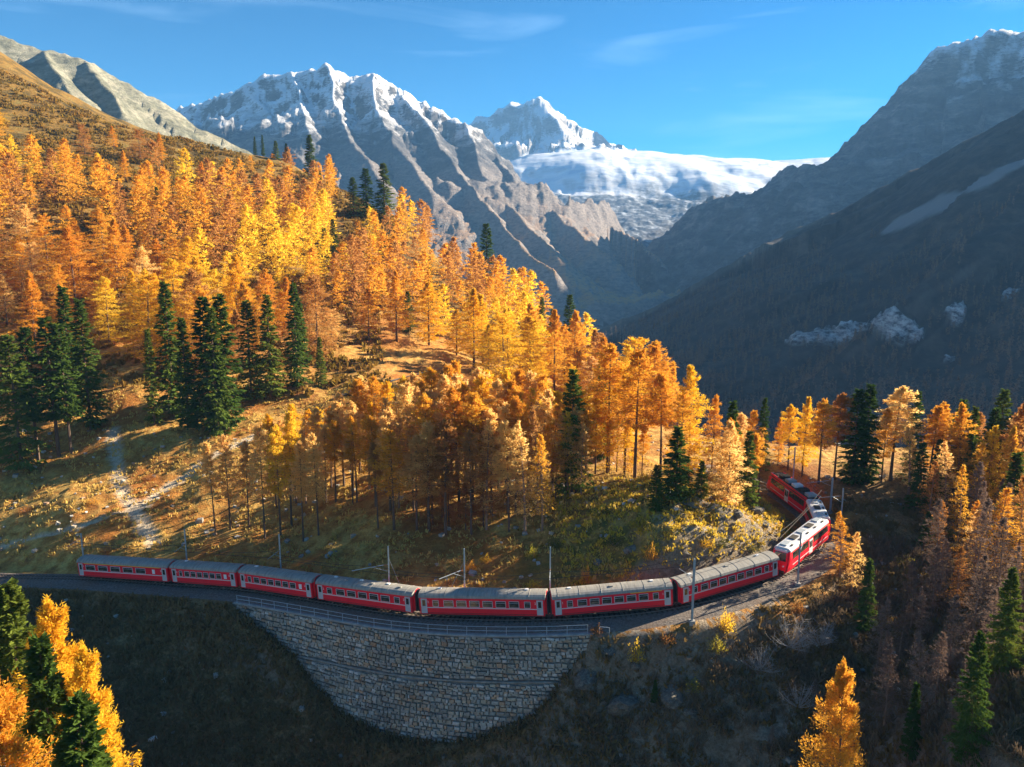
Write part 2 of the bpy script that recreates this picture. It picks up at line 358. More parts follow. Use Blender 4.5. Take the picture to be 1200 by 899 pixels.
# ------------------------------------------------------------------ mountains: ridge lines with flanks, one height field
# each ridge: name, points (px,py,distance), flank profile [(distance, drop)...], rib strength
RID = [
 ('rocky_ridge', [(-200, -30, 1200), (-80, 15, 1250), (0, 45, 1300), (45, 58, 1320), (90, 68, 1340), (140, 95, 1380), (180, 117, 1420), (225, 145, 1450), (300, 190, 1500), (380, 260, 1500)], [(0, 0), (250, 190), (1200, 700)], .16),
 ('rocky_ridge', [(45, 58, 1320), (70, 95, 1200), (110, 150, 1100)], [(0, 0), (300, 210), (1200, 800)], .16),
 ('rocky_ridge', [(90, 68, 1340), (150, 130, 1200)], [(0, 0), (300, 240), (1200, 800)], .16),
 ('snowy_mountain', [(120, 170, 3200), (205, 128, 3100), (260, 113, 3050), (290, 103, 3000), (312, 88, 3000), (340, 84, 3000), (372, 81, 3000), (383, 76, 3000), (410, 90, 3000), (440, 86, 3000), (470, 100, 3000), (500, 121, 3000), (540, 144, 3000), (570, 174, 3000), (605, 202, 2950), (638, 228, 2850), (685, 252, 2700), (735, 276, 2500), (775, 305, 2350)], [(0, 0), (150, 130), (500, 330), (1000, 600), (2500, 1300)], .42),
 ('snowy_mountain', [(440, 86, 3000), (447, 125, 2750), (462, 165, 2500), (500, 225, 2200)], [(0, 0), (120, 85), (500, 330), (1200, 860)], .3),
 ('snowy_mountain', [(340, 84, 3000), (350, 118, 2780), (362, 150, 2580)], [(0, 0), (120, 85), (500, 330), (1200, 860)], .3),
 ('snowy_mountain', [(540, 144, 3000), (568, 205, 2600), (615, 262, 2250), (660, 305, 1980)], [(0, 0), (120, 85), (500, 330), (1200, 860)], .3),
 ('snowy_mountain', [(290, 103, 3000), (310, 135, 2750), (330, 165, 2550), (400, 230, 2100)], [(0, 0), (200, 170), (1200, 800)], .26),
 ('snowy_mountain', [(383, 76, 3000), (395, 120, 2760), (410, 155, 2560), (450, 215, 2200)], [(0, 0), (200, 150), (1200, 760)], .26),
 ('snowy_mountain', [(470, 104, 3000), (495, 140, 2750), (515, 172, 2600), (545, 215, 2350), (600, 278, 2050), (650, 318, 1850)], [(0, 0), (120, 110), (400, 310), (1200, 900)], .36),
 ('snowy_mountain', [(570, 174, 3000), (615, 222, 2650), (665, 262, 2380), (715, 300, 2150)], [(0, 0), (120, 110), (400, 300), (1200, 900)], .36),
 ('glacier_peak', [(500, 175, 5300), (552, 138, 5400), (575, 130, 5450), (585, 124, 5480), (600, 121, 5500), (618, 123, 5500), (632, 114, 5500), (645, 129, 5500), (670, 141, 5500), (700, 156, 5500), (730, 171, 5450), (745, 176, 5400)], [(0, 0), (100, 110), (900, 560), (1200, 640), (1700, 900), (3500, 1350)], .24),
 ('glacier_peak', [(632, 114, 5500), (655, 150, 5150), (680, 175, 4950)], [(0, 0), (500, 330), (3500, 1800)], .2),
 ('glacier', [(690, 172, 5400), (730, 177, 5400), (760, 183, 5350), (790, 182, 5450), (830, 189, 5450), (860, 187, 5500), (895, 193, 5500), (930, 188, 5500), (960, 186, 5500), (985, 185, 5500), (1030, 187, 5500), (1100, 200, 5500)], [(0, 0), (250, 20), (700, 120), (1000, 230), (1250, 400), (1700, 500), (2400, 640), (3600, 980)], .02),
 ('shaded_mountain', [(2100, -60, 1700), (1700, -60, 1900), (1500, -20, 2100), (1380, 5, 2250), (1260, 28, 2500), (1200, 36, 2600), (1170, 37, 2600), (1135, 48, 2600), (1100, 56, 2620), (1072, 88, 2640), (1059, 100, 2650), (1036, 128, 2650), (1024, 160, 2650), (1010, 190, 2650), (976, 222, 2650), (944, 244, 2650), (910, 264, 2600), (876, 284, 2550), (840, 304, 2500), (790, 336, 2300), (740, 368, 2000)], [(0, 0), (150, 150), (600, 430), (1400, 850), (2500, 1300)], .30),
 ('forested_slope', [(2100, 60, 800), (1700, 40, 900), (1500, 45, 1000), (1380, 60, 1100), (1260, 95, 1200), (1200, 124, 1250), (1130, 165, 1300), (1060, 200, 1350), (1000, 235, 1400), (940, 265, 1450), (880, 300, 1450), (820, 335, 1400), (760, 366, 1300), (715, 392, 1220), (660, 430, 1100)], [(0, 0), (100, 75), (400, 240), (800, 430), (1200, 520)], .10),
]
azs = np.concatenate([np.arange(-75, -37, 1.0), np.arange(-37, 37, .092), np.arange(37, 85, .8)])
rs = [330.]
while rs[-1] < 7600: rs.append(rs[-1]*1.0066)
rs = np.array(rs)
AZ, RR = np.meshgrid(np.radians(azs), rs); MX = np.sin(AZ)*RR; MY = np.cos(AZ)*RR
sc_ = np.clip(RR/3000, .15, 2)
WX = MX+26*sc_*fbm(MX/330, MY/330, 4); WY = MY+26*sc_*fbm(MX/330+50, MY/330+9, 4)
best = np.full(MX.shape, -1e9); own = np.zeros(MX.shape, int); dist = np.full(MX.shape, 1e9)
names = ['valley_floor']
base = -190+RR*.022+14*fbm(MX/260, MY/260, 5)+4*np.clip(RR/900, 0, 4)*ridged(MX/200, MY/200, 4)
best = base.copy()
for k, (nm, pts, prof, rib) in enumerate(RID):
    if nm not in names: names.append(nm)
    P = np.array([atd(*p) for p in pts])
    arc = np.concatenate([[0], np.cumsum(np.linalg.norm(np.diff(P[:, :2], axis=0), axis=1))])
    bd = np.full(MX.shape, 1e9); bz = np.zeros(MX.shape); ba = np.zeros(MX.shape)
    pd, pz = [q[0] for q in prof], [q[1] for q in prof]
    bh = np.full(MX.shape, -1e9)
    for j in range(len(P)-1):
        p, q = P[j], P[j+1]; vx, vy = q[0]-p[0], q[1]-p[1]; l2 = vx*vx+vy*vy
        t = np.clip(((WX-p[0])*vx+(WY-p[1])*vy)/l2, 0, 1); d = np.hypot(WX-p[0]-t*vx, WY-p[1]-t*vy); z = p[2]+t*(q[2]-p[2])
        hh = z-np.interp(d, pd, pz); m = hh > bh
        bh = np.where(m, hh, bh); bd = np.where(m, d, bd); ba = np.where(m, arc[j]+t*math.sqrt(l2), ba)
    L0 = 160 if rib > .05 else 260
    dd = np.minimum(bd, 420); ph_ = 7*k
    ribs = rib*dd*(.75*(1-2*np.abs(perlin(ba/L0+7*k+bd/900, bd/800)))+.5*(1-2*np.abs(perlin(ba/(L0*.42)+3*k, bd/500)))+.16*(1-2*np.abs(perlin(ba/(L0*.17), bd/300+k)))*smooth(0, 150, bd)-1.15)
    if nm == 'snowy_mountain': ribs = ribs+smooth(120, 350, bd)*7*(1-2*np.abs(perlin(ba/26, bd/700+k)))
    bh = bh+ribs
    m = bh > best; best = np.where(m, bh, best); own = np.where(m, names.index(nm), own); dist = np.where(m, bd, dist)
edge = smooth(0, 140, dist)
amp = np.where(own == names.index('glacier'), .04+.40*smooth(1050, 1500, dist), 1.0) if 'glacier' in names else 1
amp = np.where(own == names.index('glacier_peak'), .6, amp); amp = np.where(own == names.index('shaded_mountain'), 1.1, amp); amp = np.where(own == names.index('snowy_mountain'), 1.0, amp); amp = np.where(own == names.index('forested_slope'), .55, amp); amp = np.where(own == 0, .3, amp)
MZ = best+amp*sc_*(22*(.35+.65*edge)*(ridged(MX/170, MY/170, 5)-.6)*.8+9*edge*fbm(MX/55, MY/55, 4))
MZ = MZ+amp*sc_*4*(ridged(MX/38, MY/38, 3)-.5)
# rock bands: strata steps
for nm, st, am in (('snowy_mountain', 55, .30), ('glacier_peak', 70, .25), ('shaded_mountain', 60, .3), ('rocky_ridge', 30, .25)):
    i = names.index(nm); ph = (MZ+10*fbm(MX/200, MY/200, 3))/st*2*np.pi
    MZ = np.where(own == i, MZ+am*st/6.28*np.sin(ph)*edge, MZ)
# limestone bluffs in the forested slope
MPX, MPY, MPD = project(MX, MY, MZ)
BL = np.zeros(MX.shape)
for bx_, by_, bw_, bh_ in ((985, 392, 62, 13), (1050, 388, 36, 12), (940, 398, 26, 10), (1122, 368, 15, 10), (1185, 347, 14, 7), (1112, 420, 9, 6)):
    c0 = None; p0 = int(np.argmin((MPX-bx_)**2+(MPY-by_)**2+1e6*(own != names.index('forested_slope'))))
    x0, y0, dd0 = MX.flat[p0], MY.flat[p0], MPD.flat[p0]; mpp = dd0/FOC
    tx, ty = .94, -.34; u = (MX-x0)*tx+(MY-y0)*ty; v = -(MX-x0)*ty+(MY-y0)*tx
    e = (u/(bw_*mpp))**2+(v/(bh_*1.7*mpp))**2+.55*fbm(MX/18+bx_, MY/18, 4)
    BL = np.maximum(BL, 1-smooth(.5, .68, e))
BL *= (own == names.index('forested_slope'))
MZ = MZ+BL*(4+3*ridged(MX/22, MY/22, 3))
fall = smooth(7600, 7000, RR); MZ = MZ*fall+(-260)*(1-fall)
lo = smooth(330, 560, RR); MZ = (MZ)*lo+(-230)*(1-lo)
# keep the far sheet below the near ground where both exist
near = (MX > -545) & (MX < 505) & (MY < 700) & (MY > -190)
NZ = np.full(MX.shape, 1e9); NZ[near] = H(MX[near], MY[near], False)
MZ = np.where(near & (NZ < 1e8), np.where(RR < 600, np.minimum(MZ, NZ-12), np.where(NZ-12 > MZ-60*0, MZ, MZ)), MZ)
def on_slope(px, py):
    q = (MPX-px)**2+(MPY-py)**2+1e6*(own != names.index('forested_slope')); p0 = int(np.argmin(np.where(q < 12, MPD, 1e5)+np.minimum(q, 1e5))); return MX.flat[p0], MY.flat[p0]
TAL = polymask(MX+6*fbm(MX/40, MY/40, 3), MY, [on_slope(1050, 262), on_slope(1100, 238), on_slope(1150, 212), on_slope(1212, 184)], 20)
# --- materials
def rock_mat(name, cols, snow_lo=None, snow_hi=None, snow_amt=1.0, grass=None, scale=1.0, snow_slope=(.50, .72), scree=None):
    m = Mat(name, .93); n1 = m.noise(.012/scale, 9, rough=.68, sc=(1, 1, 2.2), dist=.4); n2 = m.noise(.06/scale, 8, rough=.7, sc=(1, 1, 2.5))
    c = m.ramp(n1, [(.30, cols[0]), (.48, cols[1]), (.66, cols[2])])
    c = m.mix(.75, c, m.ramp(n2, [(.3, .25), (.7, 1.0)]), 'MULTIPLY'); c = m.mix(1, c, (1.5, 1.5, 1.5), 'MULTIPLY')
    if scree:
        hq = m.math('ADD', m.height(), m.math('MULTIPLY', m.noise(.005, 6, rough=.6), 260)); c = m.mix(m.ramp(m.math('DIVIDE', hq, 600), [(scree[0], .85), (scree[1], 0)]), c, m.mix(m.ramp(n2, [(.35, 0), (.6, 1)]), (.12, .105, .10), (.29, .25, .225)))
    if grass:
        lo_, hi_, gc = grass
        hz = m.math('ADD', m.height(), m.math('MULTIPLY', m.noise(.006/scale, 6), 220))
        f = m.math('MULTIPLY', m.ramp(m.math('DIVIDE', m.math('SUBTRACT', hz, lo_), hi_-lo_), [(0, 1), (1, 0)]), m.ramp(m.slope(), [(.68, 0), (.84, 1)]))
        c = m.mix(m.math('MULTIPLY', f, m.ramp(n2, [(.38, .25), (.55, 1)])), c, gc)
    if snow_lo is not None:
        hz = m.math('ADD', m.height(), m.math('MULTIPLY', m.math('SUBTRACT', n1, .5), 420*scale))
        f = m.ramp(m.math('DIVIDE', m.math('SUBTRACT', hz, snow_lo), snow_hi-snow_lo), [(0, 0), (1, 1)])
        sl = m.ramp(m.math('ADD', m.slope(), m.math('MULTIPLY', m.math('SUBTRACT', n2, .5), .55)), [(snow_slope[0], 0), (snow_slope[1], 1)])
        c = m.mix(m.math('MULTIPLY', m.math('MULTIPLY', f, sl), snow_amt), c, (.86, .88, .92))
    m.color(c); m.bump(m.math('ADD', n2, m.math('MULTIPLY', m.noise(.25/scale, 6, rough=.7), .5)), .8, 9*scale); return m
mats = {}
mats['valley_floor'] = rock_mat('valley_rock', [(.03, .03, .03), (.08, .075, .065), (.17, .155, .14)], grass=(-250, 60, (.07, .05, .03))).m  # rock and grass darkened to stand in for the mountain's shadow on the valley
mats['rocky_ridge'] = rock_mat('ridge_rock', [(.06, .065, .045), (.17, .17, .12), (.32, .30, .23)], grass=(60, 420, (.25, .20, .09)), scale=.6).m
mats['snowy_mountain'] = rock_mat('mountain_rock', [(.022, .025, .033), (.07, .072, .08), (.20, .185, .18)], 415, 575, .95, grass=(40, 330, (.44, .24, .09)), snow_slope=(.62, .75), scree=(.62, .82)).m
mats['glacier_peak'] = rock_mat('peak_rock', [(.08, .085, .10), (.20, .19, .19), (.33, .31, .30)], 150, 560, 1, snow_slope=(.66, .80)).m
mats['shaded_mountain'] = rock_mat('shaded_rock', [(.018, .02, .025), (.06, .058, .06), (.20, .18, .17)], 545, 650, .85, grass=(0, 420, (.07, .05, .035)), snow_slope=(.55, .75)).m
gl = Mat('glacier_ice', .7)
n1 = gl.noise(.004, 7, rough=.6, sc=(1, 3, 4)); hz = gl.math('ADD', gl.height(), gl.math('MULTIPLY', gl.noise(.008, 7, rough=.65), 260))
c = gl.ramp(n1, [(.38, (.50, .60, .74)), (.50, (.72, .77, .84)), (.62, (.84, .86, .90))])
rk = gl.mix(gl.ramp(gl.noise(.02, 8, rough=.7, sc=(1, 1, 2)), [(.50, 0), (.66, .7)]), (.07, .08, .10), (.55, .62, .72))
c = gl.mix(gl.ramp(gl.math('DIVIDE', hz, 600), [(.74, 1), (.82, 0)]), c, rk)
c = gl.mix(gl.ramp(gl.slope(), [(.72, .8), (.84, 0)]), c, rk)
gl.color(c); gl.bump(n1, .5, 20); mats['glacier'] = gl.m
fs = Mat('forested_ground', .95)
n2 = fs.noise(.03, 8, rough=.7); c = fs.ramp(n2, [(.35, (.022, .018, .016)), (.5, (.05, .038, .03)), (.65, (.10, .075, .055))])
cl = fs.ramp(fs.noise(.10, 9, rough=.75, sc=(1, 1, 1.6)), [(.40, (.04, .04, .04)), (.47, (.22, .22, .22)), (.60, (.60, .60, .57))])
c = fs.mix(fs.ramp(fs.slope(), [(.52, .7), (.68, 0)]), c, (.15, .13, .11))
c = fs.mix(fs.attr('talus'), c, (.22, .22, .22)); c = fs.mix(fs.attr('bluff'), c, cl)
fs.color(c); fs.bump(fs.noise(.2, 7, rough=.7), .8, 3); mats['forested_slope'] = fs.m
Fm = grid_faces(*MX.shape); Vm = np.stack([MX, MY, MZ], -1).reshape(-1, 3); of = own.ravel()[Fm[:, 0]]
for i, nm in enumerate(names):
    sel = Fm[of == i]
    if not len(sel): continue
    u, inv = np.unique(sel, return_inverse=True)
    me = mesh_np(nm, Vm[u], inv.reshape(-1, 4), mats[nm], True)
    if nm == 'forested_slope': set_attr(me, 'talus', TAL.ravel()[u]); set_attr(me, 'bluff', BL.ravel()[u])
    tag(link(nm, me), kind='structure')
def Mh(x, y):
    """height of the far sheet"""
    r = np.hypot(x, y); a = np.degrees(np.arctan2(x, y)); i = np.clip(np.searchsorted(rs, r), 1, len(rs)-1); j = np.clip(np.searchsorted(azs, a), 1, len(azs)-1)
    return MZ[i, j], own[i, j], BL[i, j], TAL[i, j], MPX[i, j]

#@@HAZE
hz = Mat('haze_air'); hz.t.nodes.remove(hz.p)
pv = hz.n('ShaderNodeVolumePrincipled'); pv.inputs['Density'].default_value = 0.00008; pv.inputs['Color'].default_value = (.22, .52, 1, 1); pv.inputs['Anisotropy'].default_value = 0
hz.l(pv.outputs[0], hz.out.inputs['Volume'])
tag(MB().box((0, 3600, 440), (15600, 8400, 1580)).obj('haze', hz.m), kind='stuff')

#@@TREES
def leafmat(name, cols, trans=.55, tipscale=.35):
    m = Mat(name, .8); m.t.nodes.remove(m.p)
    oi = m.n('ShaderNodeObjectInfo').outputs['Random']; n = m.noise(tipscale, 3)
    c = m.ramp(m.math('ADD', m.math('MULTIPLY', oi, .65), m.math('MULTIPLY', n, .4)), [(.1+.8*k/(len(cols)-1), q) for k, q in enumerate(cols)])
    d = m.n('ShaderNodeBsdfDiffuse'); t = m.n('ShaderNodeBsdfTranslucent'); x = m.n('ShaderNodeMixShader'); x.inputs[0].default_value = trans
    m.l(c, d.inputs[0]); m.l(c, t.inputs[0]); m.l(d.outputs[0], x.inputs[1]); m.l(t.outputs[0], x.inputs[2]); m.l(x.outputs[0], m.out.inputs[0]); return m.m
LM = {'golden': leafmat('golden_needles', [(.76, .41, .03), (.84, .53, .04), (.88, .62, .06)]),
      'orange': leafmat('orange_needles', [(.68, .30, .035), (.76, .39, .045), (.82, .48, .06)]),
      'rust': leafmat('rust_needles', [(.40, .17, .045), (.50, .23, .06), (.56, .30, .09)]),
      'pale': leafmat('pale_needles', [(.78, .48, .18), (.86, .57, .20), (.90, .64, .24)], .7),
      'bare': leafmat('bare_twigs', [(.16, .11, .08), (.25, .17, .13), (.34, .24, .18)], .3),
      'green': leafmat('spruce_needles', [(.055, .105, .02), (.10, .16, .03), (.18, .22, .035)], .4)}
bark = plain('bark', (.13, .085, .06), .95, vary=.4, scale=8); twig = plain('bare_twig', (.26, .17, .12), .9, vary=.3, scale=8)

def strips(P, D, Wd, ln, wd):
    """quads at P along D with width direction Wd"""
    a = P-Wd*wd[:, None]/2; b = P+Wd*wd[:, None]/2; tip = P+D*ln[:, None]
    V = np.stack([a, b, tip+Wd*wd[:, None]*.22, tip-Wd*wd[:, None]*.22], 1).reshape(-1, 3); F = np.arange(len(V)).reshape(-1, 4); return V, F
def unit(v): return v/np.maximum(np.linalg.norm(v, axis=1), 1e-9)[:, None]
def larch_proto(seed, nb=70, K=55, leaf=.022, base=.25, rad=.17, spread=1.0, bare=False, round_=.75):
    r = np.random.default_rng(seed); h = base+(1-base)*np.linspace(0, 1, nb)**.92*.985; h += r.normal(0, .006, nb)
    u = (h-base)/(1-base); u = np.clip(u, 0, 1)
    prof = rad*(np.clip(1-u, 0, 1)**round_)*(np.clip(u*5+.35, 0, 1))*(.55+.75*r.random(nb)); AA = np.arange(nb)*2.4; prof *= 1+.26*np.sin(AA*1+h*r.uniform(5, 9)+seed)+.16*np.sin(AA*2+h*13+seed); prof = np.maximum(prof, .010)
    az = np.arange(nb)*2.4+r.normal(0, .5, nb); lean = r.normal(0, .022, 2)
    up = np.interp(u, [0, .5, 1], [-.10, .10, .75])+r.normal(0, .08, nb)
    B = np.stack([np.cos(az), np.sin(az), up], 1); B = unit(B)
    O = np.stack([lean[0]*h**2, lean[1]*h**2, h], 1)
    # crown
    i = np.repeat(np.arange(nb), K); n = len(i); t = r.random(n)**.62; ln = prof[i]
    side = np.stack([-np.sin(az[i]), np.cos(az[i]), 0*i], 1); so = r.normal(0, .23, n)*(1.15-.6*t)
    P = O[i]+B[i]*(t*ln)[:, None]+side*(so*ln)[:, None]; P[:, 2] += (-.10*t**2*ln)+r.normal(0, .009, n)
    D = unit(B[i]*.7+side*np.sign(so)[:, None]*.5+r.normal(0, .45, (n, 3))+np.array([0, 0, .12])); Wd = unit(np.cross(D, r.normal(0, 1, (n, 3))))
    V, F = strips(P, D, Wd, leaf*(.6+.9*r.random(n)), leaf*.40*(.6+.8*r.random(n)))
    # top tuft
    m = 60; P = np.stack([lean[0]+r.normal(0, .006, m), lean[1]+r.normal(0, .006, m), .94+.06*r.random(m)], 1); D = unit(r.normal(0, .5, (m, 3))+[0, 0, .9]); Wd = unit(np.cross(D, r.normal(0, 1, (m, 3))))
    V2, F2 = strips(P, D, Wd, np.full(m, leaf*.9), np.full(m, leaf*.4)); F = np.vstack([F, F2+len(V)]); V = np.vstack([V, V2])
    crown = mesh_np('crown', V, F, LM['orange'])
    mb = MB(); hs_ = np.linspace(-.03, .97, 7)
    mb.tube([(lean[0]*q*abs(q), lean[1]*q*abs(q), q) for q in hs_], [.0125*(1-.93*max(q, 0)) for q in hs_], 6)
    for k in range(0, nb, 1):
        p = Vector(O[k]); b = Vector(B[k]); mb.tube([p, p+b*prof[k]*.55, p+b*prof[k]*.97-Vector((0, 0, .05*prof[k]))], [.0022, .0015, .0006], 3, cap=False)
    for k in range(14):       # dead snags below the crown
        q = base*(.35+.65*r.random()); a = r.random()*6.28; mb.tube([(0, 0, q), (.05*math.cos(a), .05*math.sin(a), q-.004)], [.0014, .0006], 3, cap=False)
    return crown, mb.mesh('trunk', twig if bare else bark)
def spruce_proto(seed, nb=110, K=46, leaf=.024, base=.06, rad=.15, power=.8):
    r = np.random.default_rng(seed); h = base+(1-base)*np.linspace(0, 1, nb)*.985; u = (h-base)/(1-base)
    prof = rad*np.clip(1-u, 0, 1)**power*np.clip(u*8+.55, 0, 1)*(.62+.62*r.random(nb)**.8); prof = np.maximum(prof, .008)
    az = np.arange(nb)*2.4+r.normal(0, .5, nb); up = np.interp(u, [0, .6, 1], [-.35, -.12, .5])+r.normal(0, .07, nb)
    B = unit(np.stack([np.cos(az), np.sin(az), up], 1)); O = np.stack([0*h, 0*h, h], 1)
    i = np.repeat(np.arange(nb), K); n = len(i); t = r.random(n)**.6; ln = prof[i]
    side = np.stack([-np.sin(az[i]), np.cos(az[i]), 0*i], 1); so = r.normal(0, .2, n)*(1.2-.75*t)
    P = O[i]+B[i]*(t*ln)[:, None]+side*(so*ln)[:, None]; P[:, 2] += .10*t**3*ln-np.abs(so)*ln*.35+r.normal(0, .003, n)
    D = unit(B[i]*.9+side*np.sign(so)[:, None]*.55+r.normal(0, .22, (n, 3))+np.array([0, 0, -.18])); Wd = unit(np.cross(D, r.normal(0, .35, (n, 3))+np.array([0, 0, 1.])))
    V, F = strips(P, D, Wd, leaf*(.6+.9*r.random(n)), leaf*.6*(.6+.8*r.random(n)))
    crown = mesh_np('crown', V, F, LM['green'])
    mb = MB(); mb.tube([(0, 0, -.03), (0, 0, .5), (0, 0, .985)], [.013, .0075, .001], 6)
    for k in range(0, nb, 2):
        p = Vector(O[k]); b = Vector(B[k]); mb.tube([p, p+b*prof[k]*.9], [.002, .0006], 3, cap=False)
    return crown, mb.mesh('trunk', bark)
LARCH = [larch_proto(10+k, nb=[76, 84, 68, 80, 60, 72][k % 6], K=[135, 120, 145, 95, 155, 125][k % 6], leaf=.0145, rad=[.235, .21, .27, .23, .30, .19][k % 6], base=[.12, .16, .08, .22, .10, .18][k % 6], round_=[.62, .75, .50, .66, .42, .85][k % 6]) for k in range(12)]
TALL = [larch_proto(30+k, nb=70, K=105, base=[.42, .50, .36, .54, .46, .40][k], rad=[.19, .17, .20, .155, .18, .19][k], round_=.55, leaf=.0145) for k in range(6)]
THIN = [larch_proto(50+k, nb=74, K=34, base=.2, rad=.19, round_=.7, leaf=.016, bare=True) for k in range(3)]
FINE = [larch_proto(60+k, nb=120, K=340, base=.12, rad=[.22, .20][k], round_=.62, leaf=.0065) for k in range(2)]
SPR = [spruce_proto(80+k, rad=[.15, .13, .17, .12, .15][k], power=[.8, .7, .75, .9, .65][k]) for k in range(5)]
SPRT = [spruce_proto(90+k, nb=80, base=[.30, .36][k], rad=.12, power=.6) for k in range(2)]
SPRF = [spruce_proto(95+k, nb=190, K=100, leaf=.014, rad=.17, power=.7) for k in range(2)]
TREES = []
def tree(proto, base, height, colour, label, group, name, cat, width=1.0):
    e = empty(name, base, (0, 0, rnd.random()*6.28)); e.scale = (height*width, height*width, height); tag(e, label, cat, group)
    c = link('crown', proto[0], e); c.material_slots[0].link = 'OBJECT'; c.material_slots[0].material = LM[colour]
    link('trunk', proto[1], e); TREES.append((base, height)); return e
def place(px, top, d, kind, colour, label, group=None, width=1.0, maxh=40):
    """tree whose top shows at a pixel, standing at distance d"""
    t = atd(px, top, d); z = H1(t[0], t[1]); h = min(t[2]-z, maxh)
    protos = dict(larch=LARCH, tall=TALL, thin=THIN, fine=FINE, spruce=SPR, tspruce=SPRT, fspruce=SPRF)[kind]
    nm = 'spruce_tree' if 'spruce' in kind else 'larch_tree'
    return tree(rnd.choice(protos), (t[0], t[1], z-.3), h+.3, colour, label, group, nm, 'tree', width)
def depth_for(px, basepy):
    p = ground_pt(px, basepy); return project(*p)[2]
def placeb(px, top, basepy, kind, colour, label, group=None, width=1.0):
    return place(px, top, depth_for(px, basepy), kind, colour, label, group, width)
# the spruces on the left edge of the meadow
GS = 'dark spruces behind the meadow'
for px, top, b, k, w, lab in [
    (8, 392, 572, 'spruce', 1.1, 'dark spruce cut by the picture edge, outermost of the meadow spruces'),
    (28, 384, 560, 'tspruce', 1.0, 'tall spruce with a long bare grey trunk at the meadow corner'),
    (52, 372, 552, 'tspruce', 1.1, 'spruce with bare lower trunk, inner neighbour of the bare trunked one'),
    (68, 380, 548, 'tspruce', .9, 'slim spruce with bare pale trunk at the edge of the meadow'),
    (92, 350, 522, 'spruce', 1.1, 'broad spruce standing beside the dark gap in the meadow edge'),
    (72, 335, 505, 'spruce', 1.0, 'tallest spruce at the back of the group with bare trunks'),
    (172, 385, 512, 'spruce', .8, 'narrow spruce at the near side of the dark gap with yellowish branches'),
    (192, 330, 505, 'spruce', 1.0, 'pointed dark spruce rising behind the dense spruce clump'),
    (212, 372, 520, 'spruce', 1.1, 'shaded spruce inside the dense clump above the footpath'),
    (236, 348, 524, 'spruce', 1.15, 'sunlit green spruce in the middle of the dense clump'),
    (256, 345, 520, 'spruce', 1.2, 'widest sunlit spruce of the clump, its boughs reaching the meadow'),
    (246, 360, 528, 'spruce', .9, 'foremost small topped spruce of the dense clump'),
    (288, 352, 478, 'spruce', 1.1, 'first spruce of the group behind the small larches'),
    (312, 345, 476, 'spruce', 1.1, 'full spruce in the middle of the group below the orange larches'),
    (343, 332, 466, 'spruce', 1.0, 'spruce mixed with an orange larch top above the meadow'),
    (374, 395, 455, 'spruce', 1.0, 'small round dark spruce beside the glowing orange larch')]:
    placeb(px, top, b, k, 'green', lab, GS, w)
GH = 'evergreens on the left hillside'
for px, top, d, w, lab in [
    (362, 158, 465, 1.5, 'round topped dark pine standing on the skyline of the hill'),
    (298, 160, 460, .9, 'small dark spruce on the grassy skyline, first of a pair'),
    (307, 158, 462, .9, 'small dark spruce on the grassy skyline, second of a pair'),
    (413, 208, 385, 1.6, 'dark spruce below the skyline, lowest of the crest trio'),
    (428, 197, 390, 1.6, 'dark spruce in the middle of the crest trio'), (449, 191, 395, 1.6, 'dark spruce nearest the valley in the crest trio'),
    (335, 168, 460, 1.3, 'bushy low evergreen beside the round skyline pine'),
    (570, 262, 375, 1.1, 'small dark conifer topping the orange slope edge'), (503, 300, 340, 1.0, 'slim dark spruce amid bright yellow larches on the slope'),
    (425, 335, 300, 1.2, 'green conifer below the rust larches above the road'), (635, 348, 290, 1.0, 'dark slim spruce near the edge of the hillside, first of two'),
    (648, 362, 270, 1.0, 'slim dark spruce close to the hillside edge, lower of two'), (668, 345, 285, 1.1, 'dark spruce on the brink of the hill before the shaded valley'),
    (290, 372, 250, 1.0, 'dark spruce half hidden behind the meadow spruces'), (600, 395, 255, .8, 'small spruce among golden larches below the hill edge'),
    (190, 240, 330, .8, 'small dark spruce within the upper larch wood'), (455, 372, 270, .9, 'dark conifer in the hollow above the road')]:
    place(px, top, d, 'spruce', 'green', lab, GH, w)
GR = 'evergreens around the knoll and the curve'
for px, top, b, k, w, lab in [
    (672, 432, 592, 'spruce', 1.0, 'tall dark narrow pine standing among the pale larches behind the train'),
    (706, 428, 545, 'spruce', 1.1, 'blunt dark pine behind the pale larches near the valley'),
    (795, 500, 604, 'spruce', 1.7, 'broad green spruce on the knoll inside the railway curve'),
    (770, 545, 612, 'spruce', 1.4, 'low dark spruce beside the broad one on the knoll'),
    (823, 540, 596, 'spruce', 1.4, 'low green spruce at the rocky edge of the knoll'),
    (897, 466, 562, 'spruce', .8, 'slim spruce behind the far track before the valley'),
    (1007, 456, 572, 'spruce', 1.25, 'first of the twin topped spruces behind the curve'),
    (1021, 450, 573, 'spruce', 1.25, 'second of the twin topped spruces behind the curve'),
    (1077, 458, 575, 'spruce', .8, 'slim spruce top between two orange larches at the valley edge'),
    (1140, 508, 600, 'spruce', .9, 'small spruce in front of the rounded orange larch'),
    (1168, 478, 590, 'spruce', 1.2, 'dark blunt spruce at the valley edge near the picture border'),
    (1193, 530, 640, 'spruce', 1.5, 'green spruce at the picture border above the shaded wood'),
    (1090, 600, 645, 'spruce', 2.2, 'bushy low evergreen beside the footpath')]:
    placeb(px, top, b, k, 'green', lab, GR, w)
GF = 'evergreens in the shaded foreground'
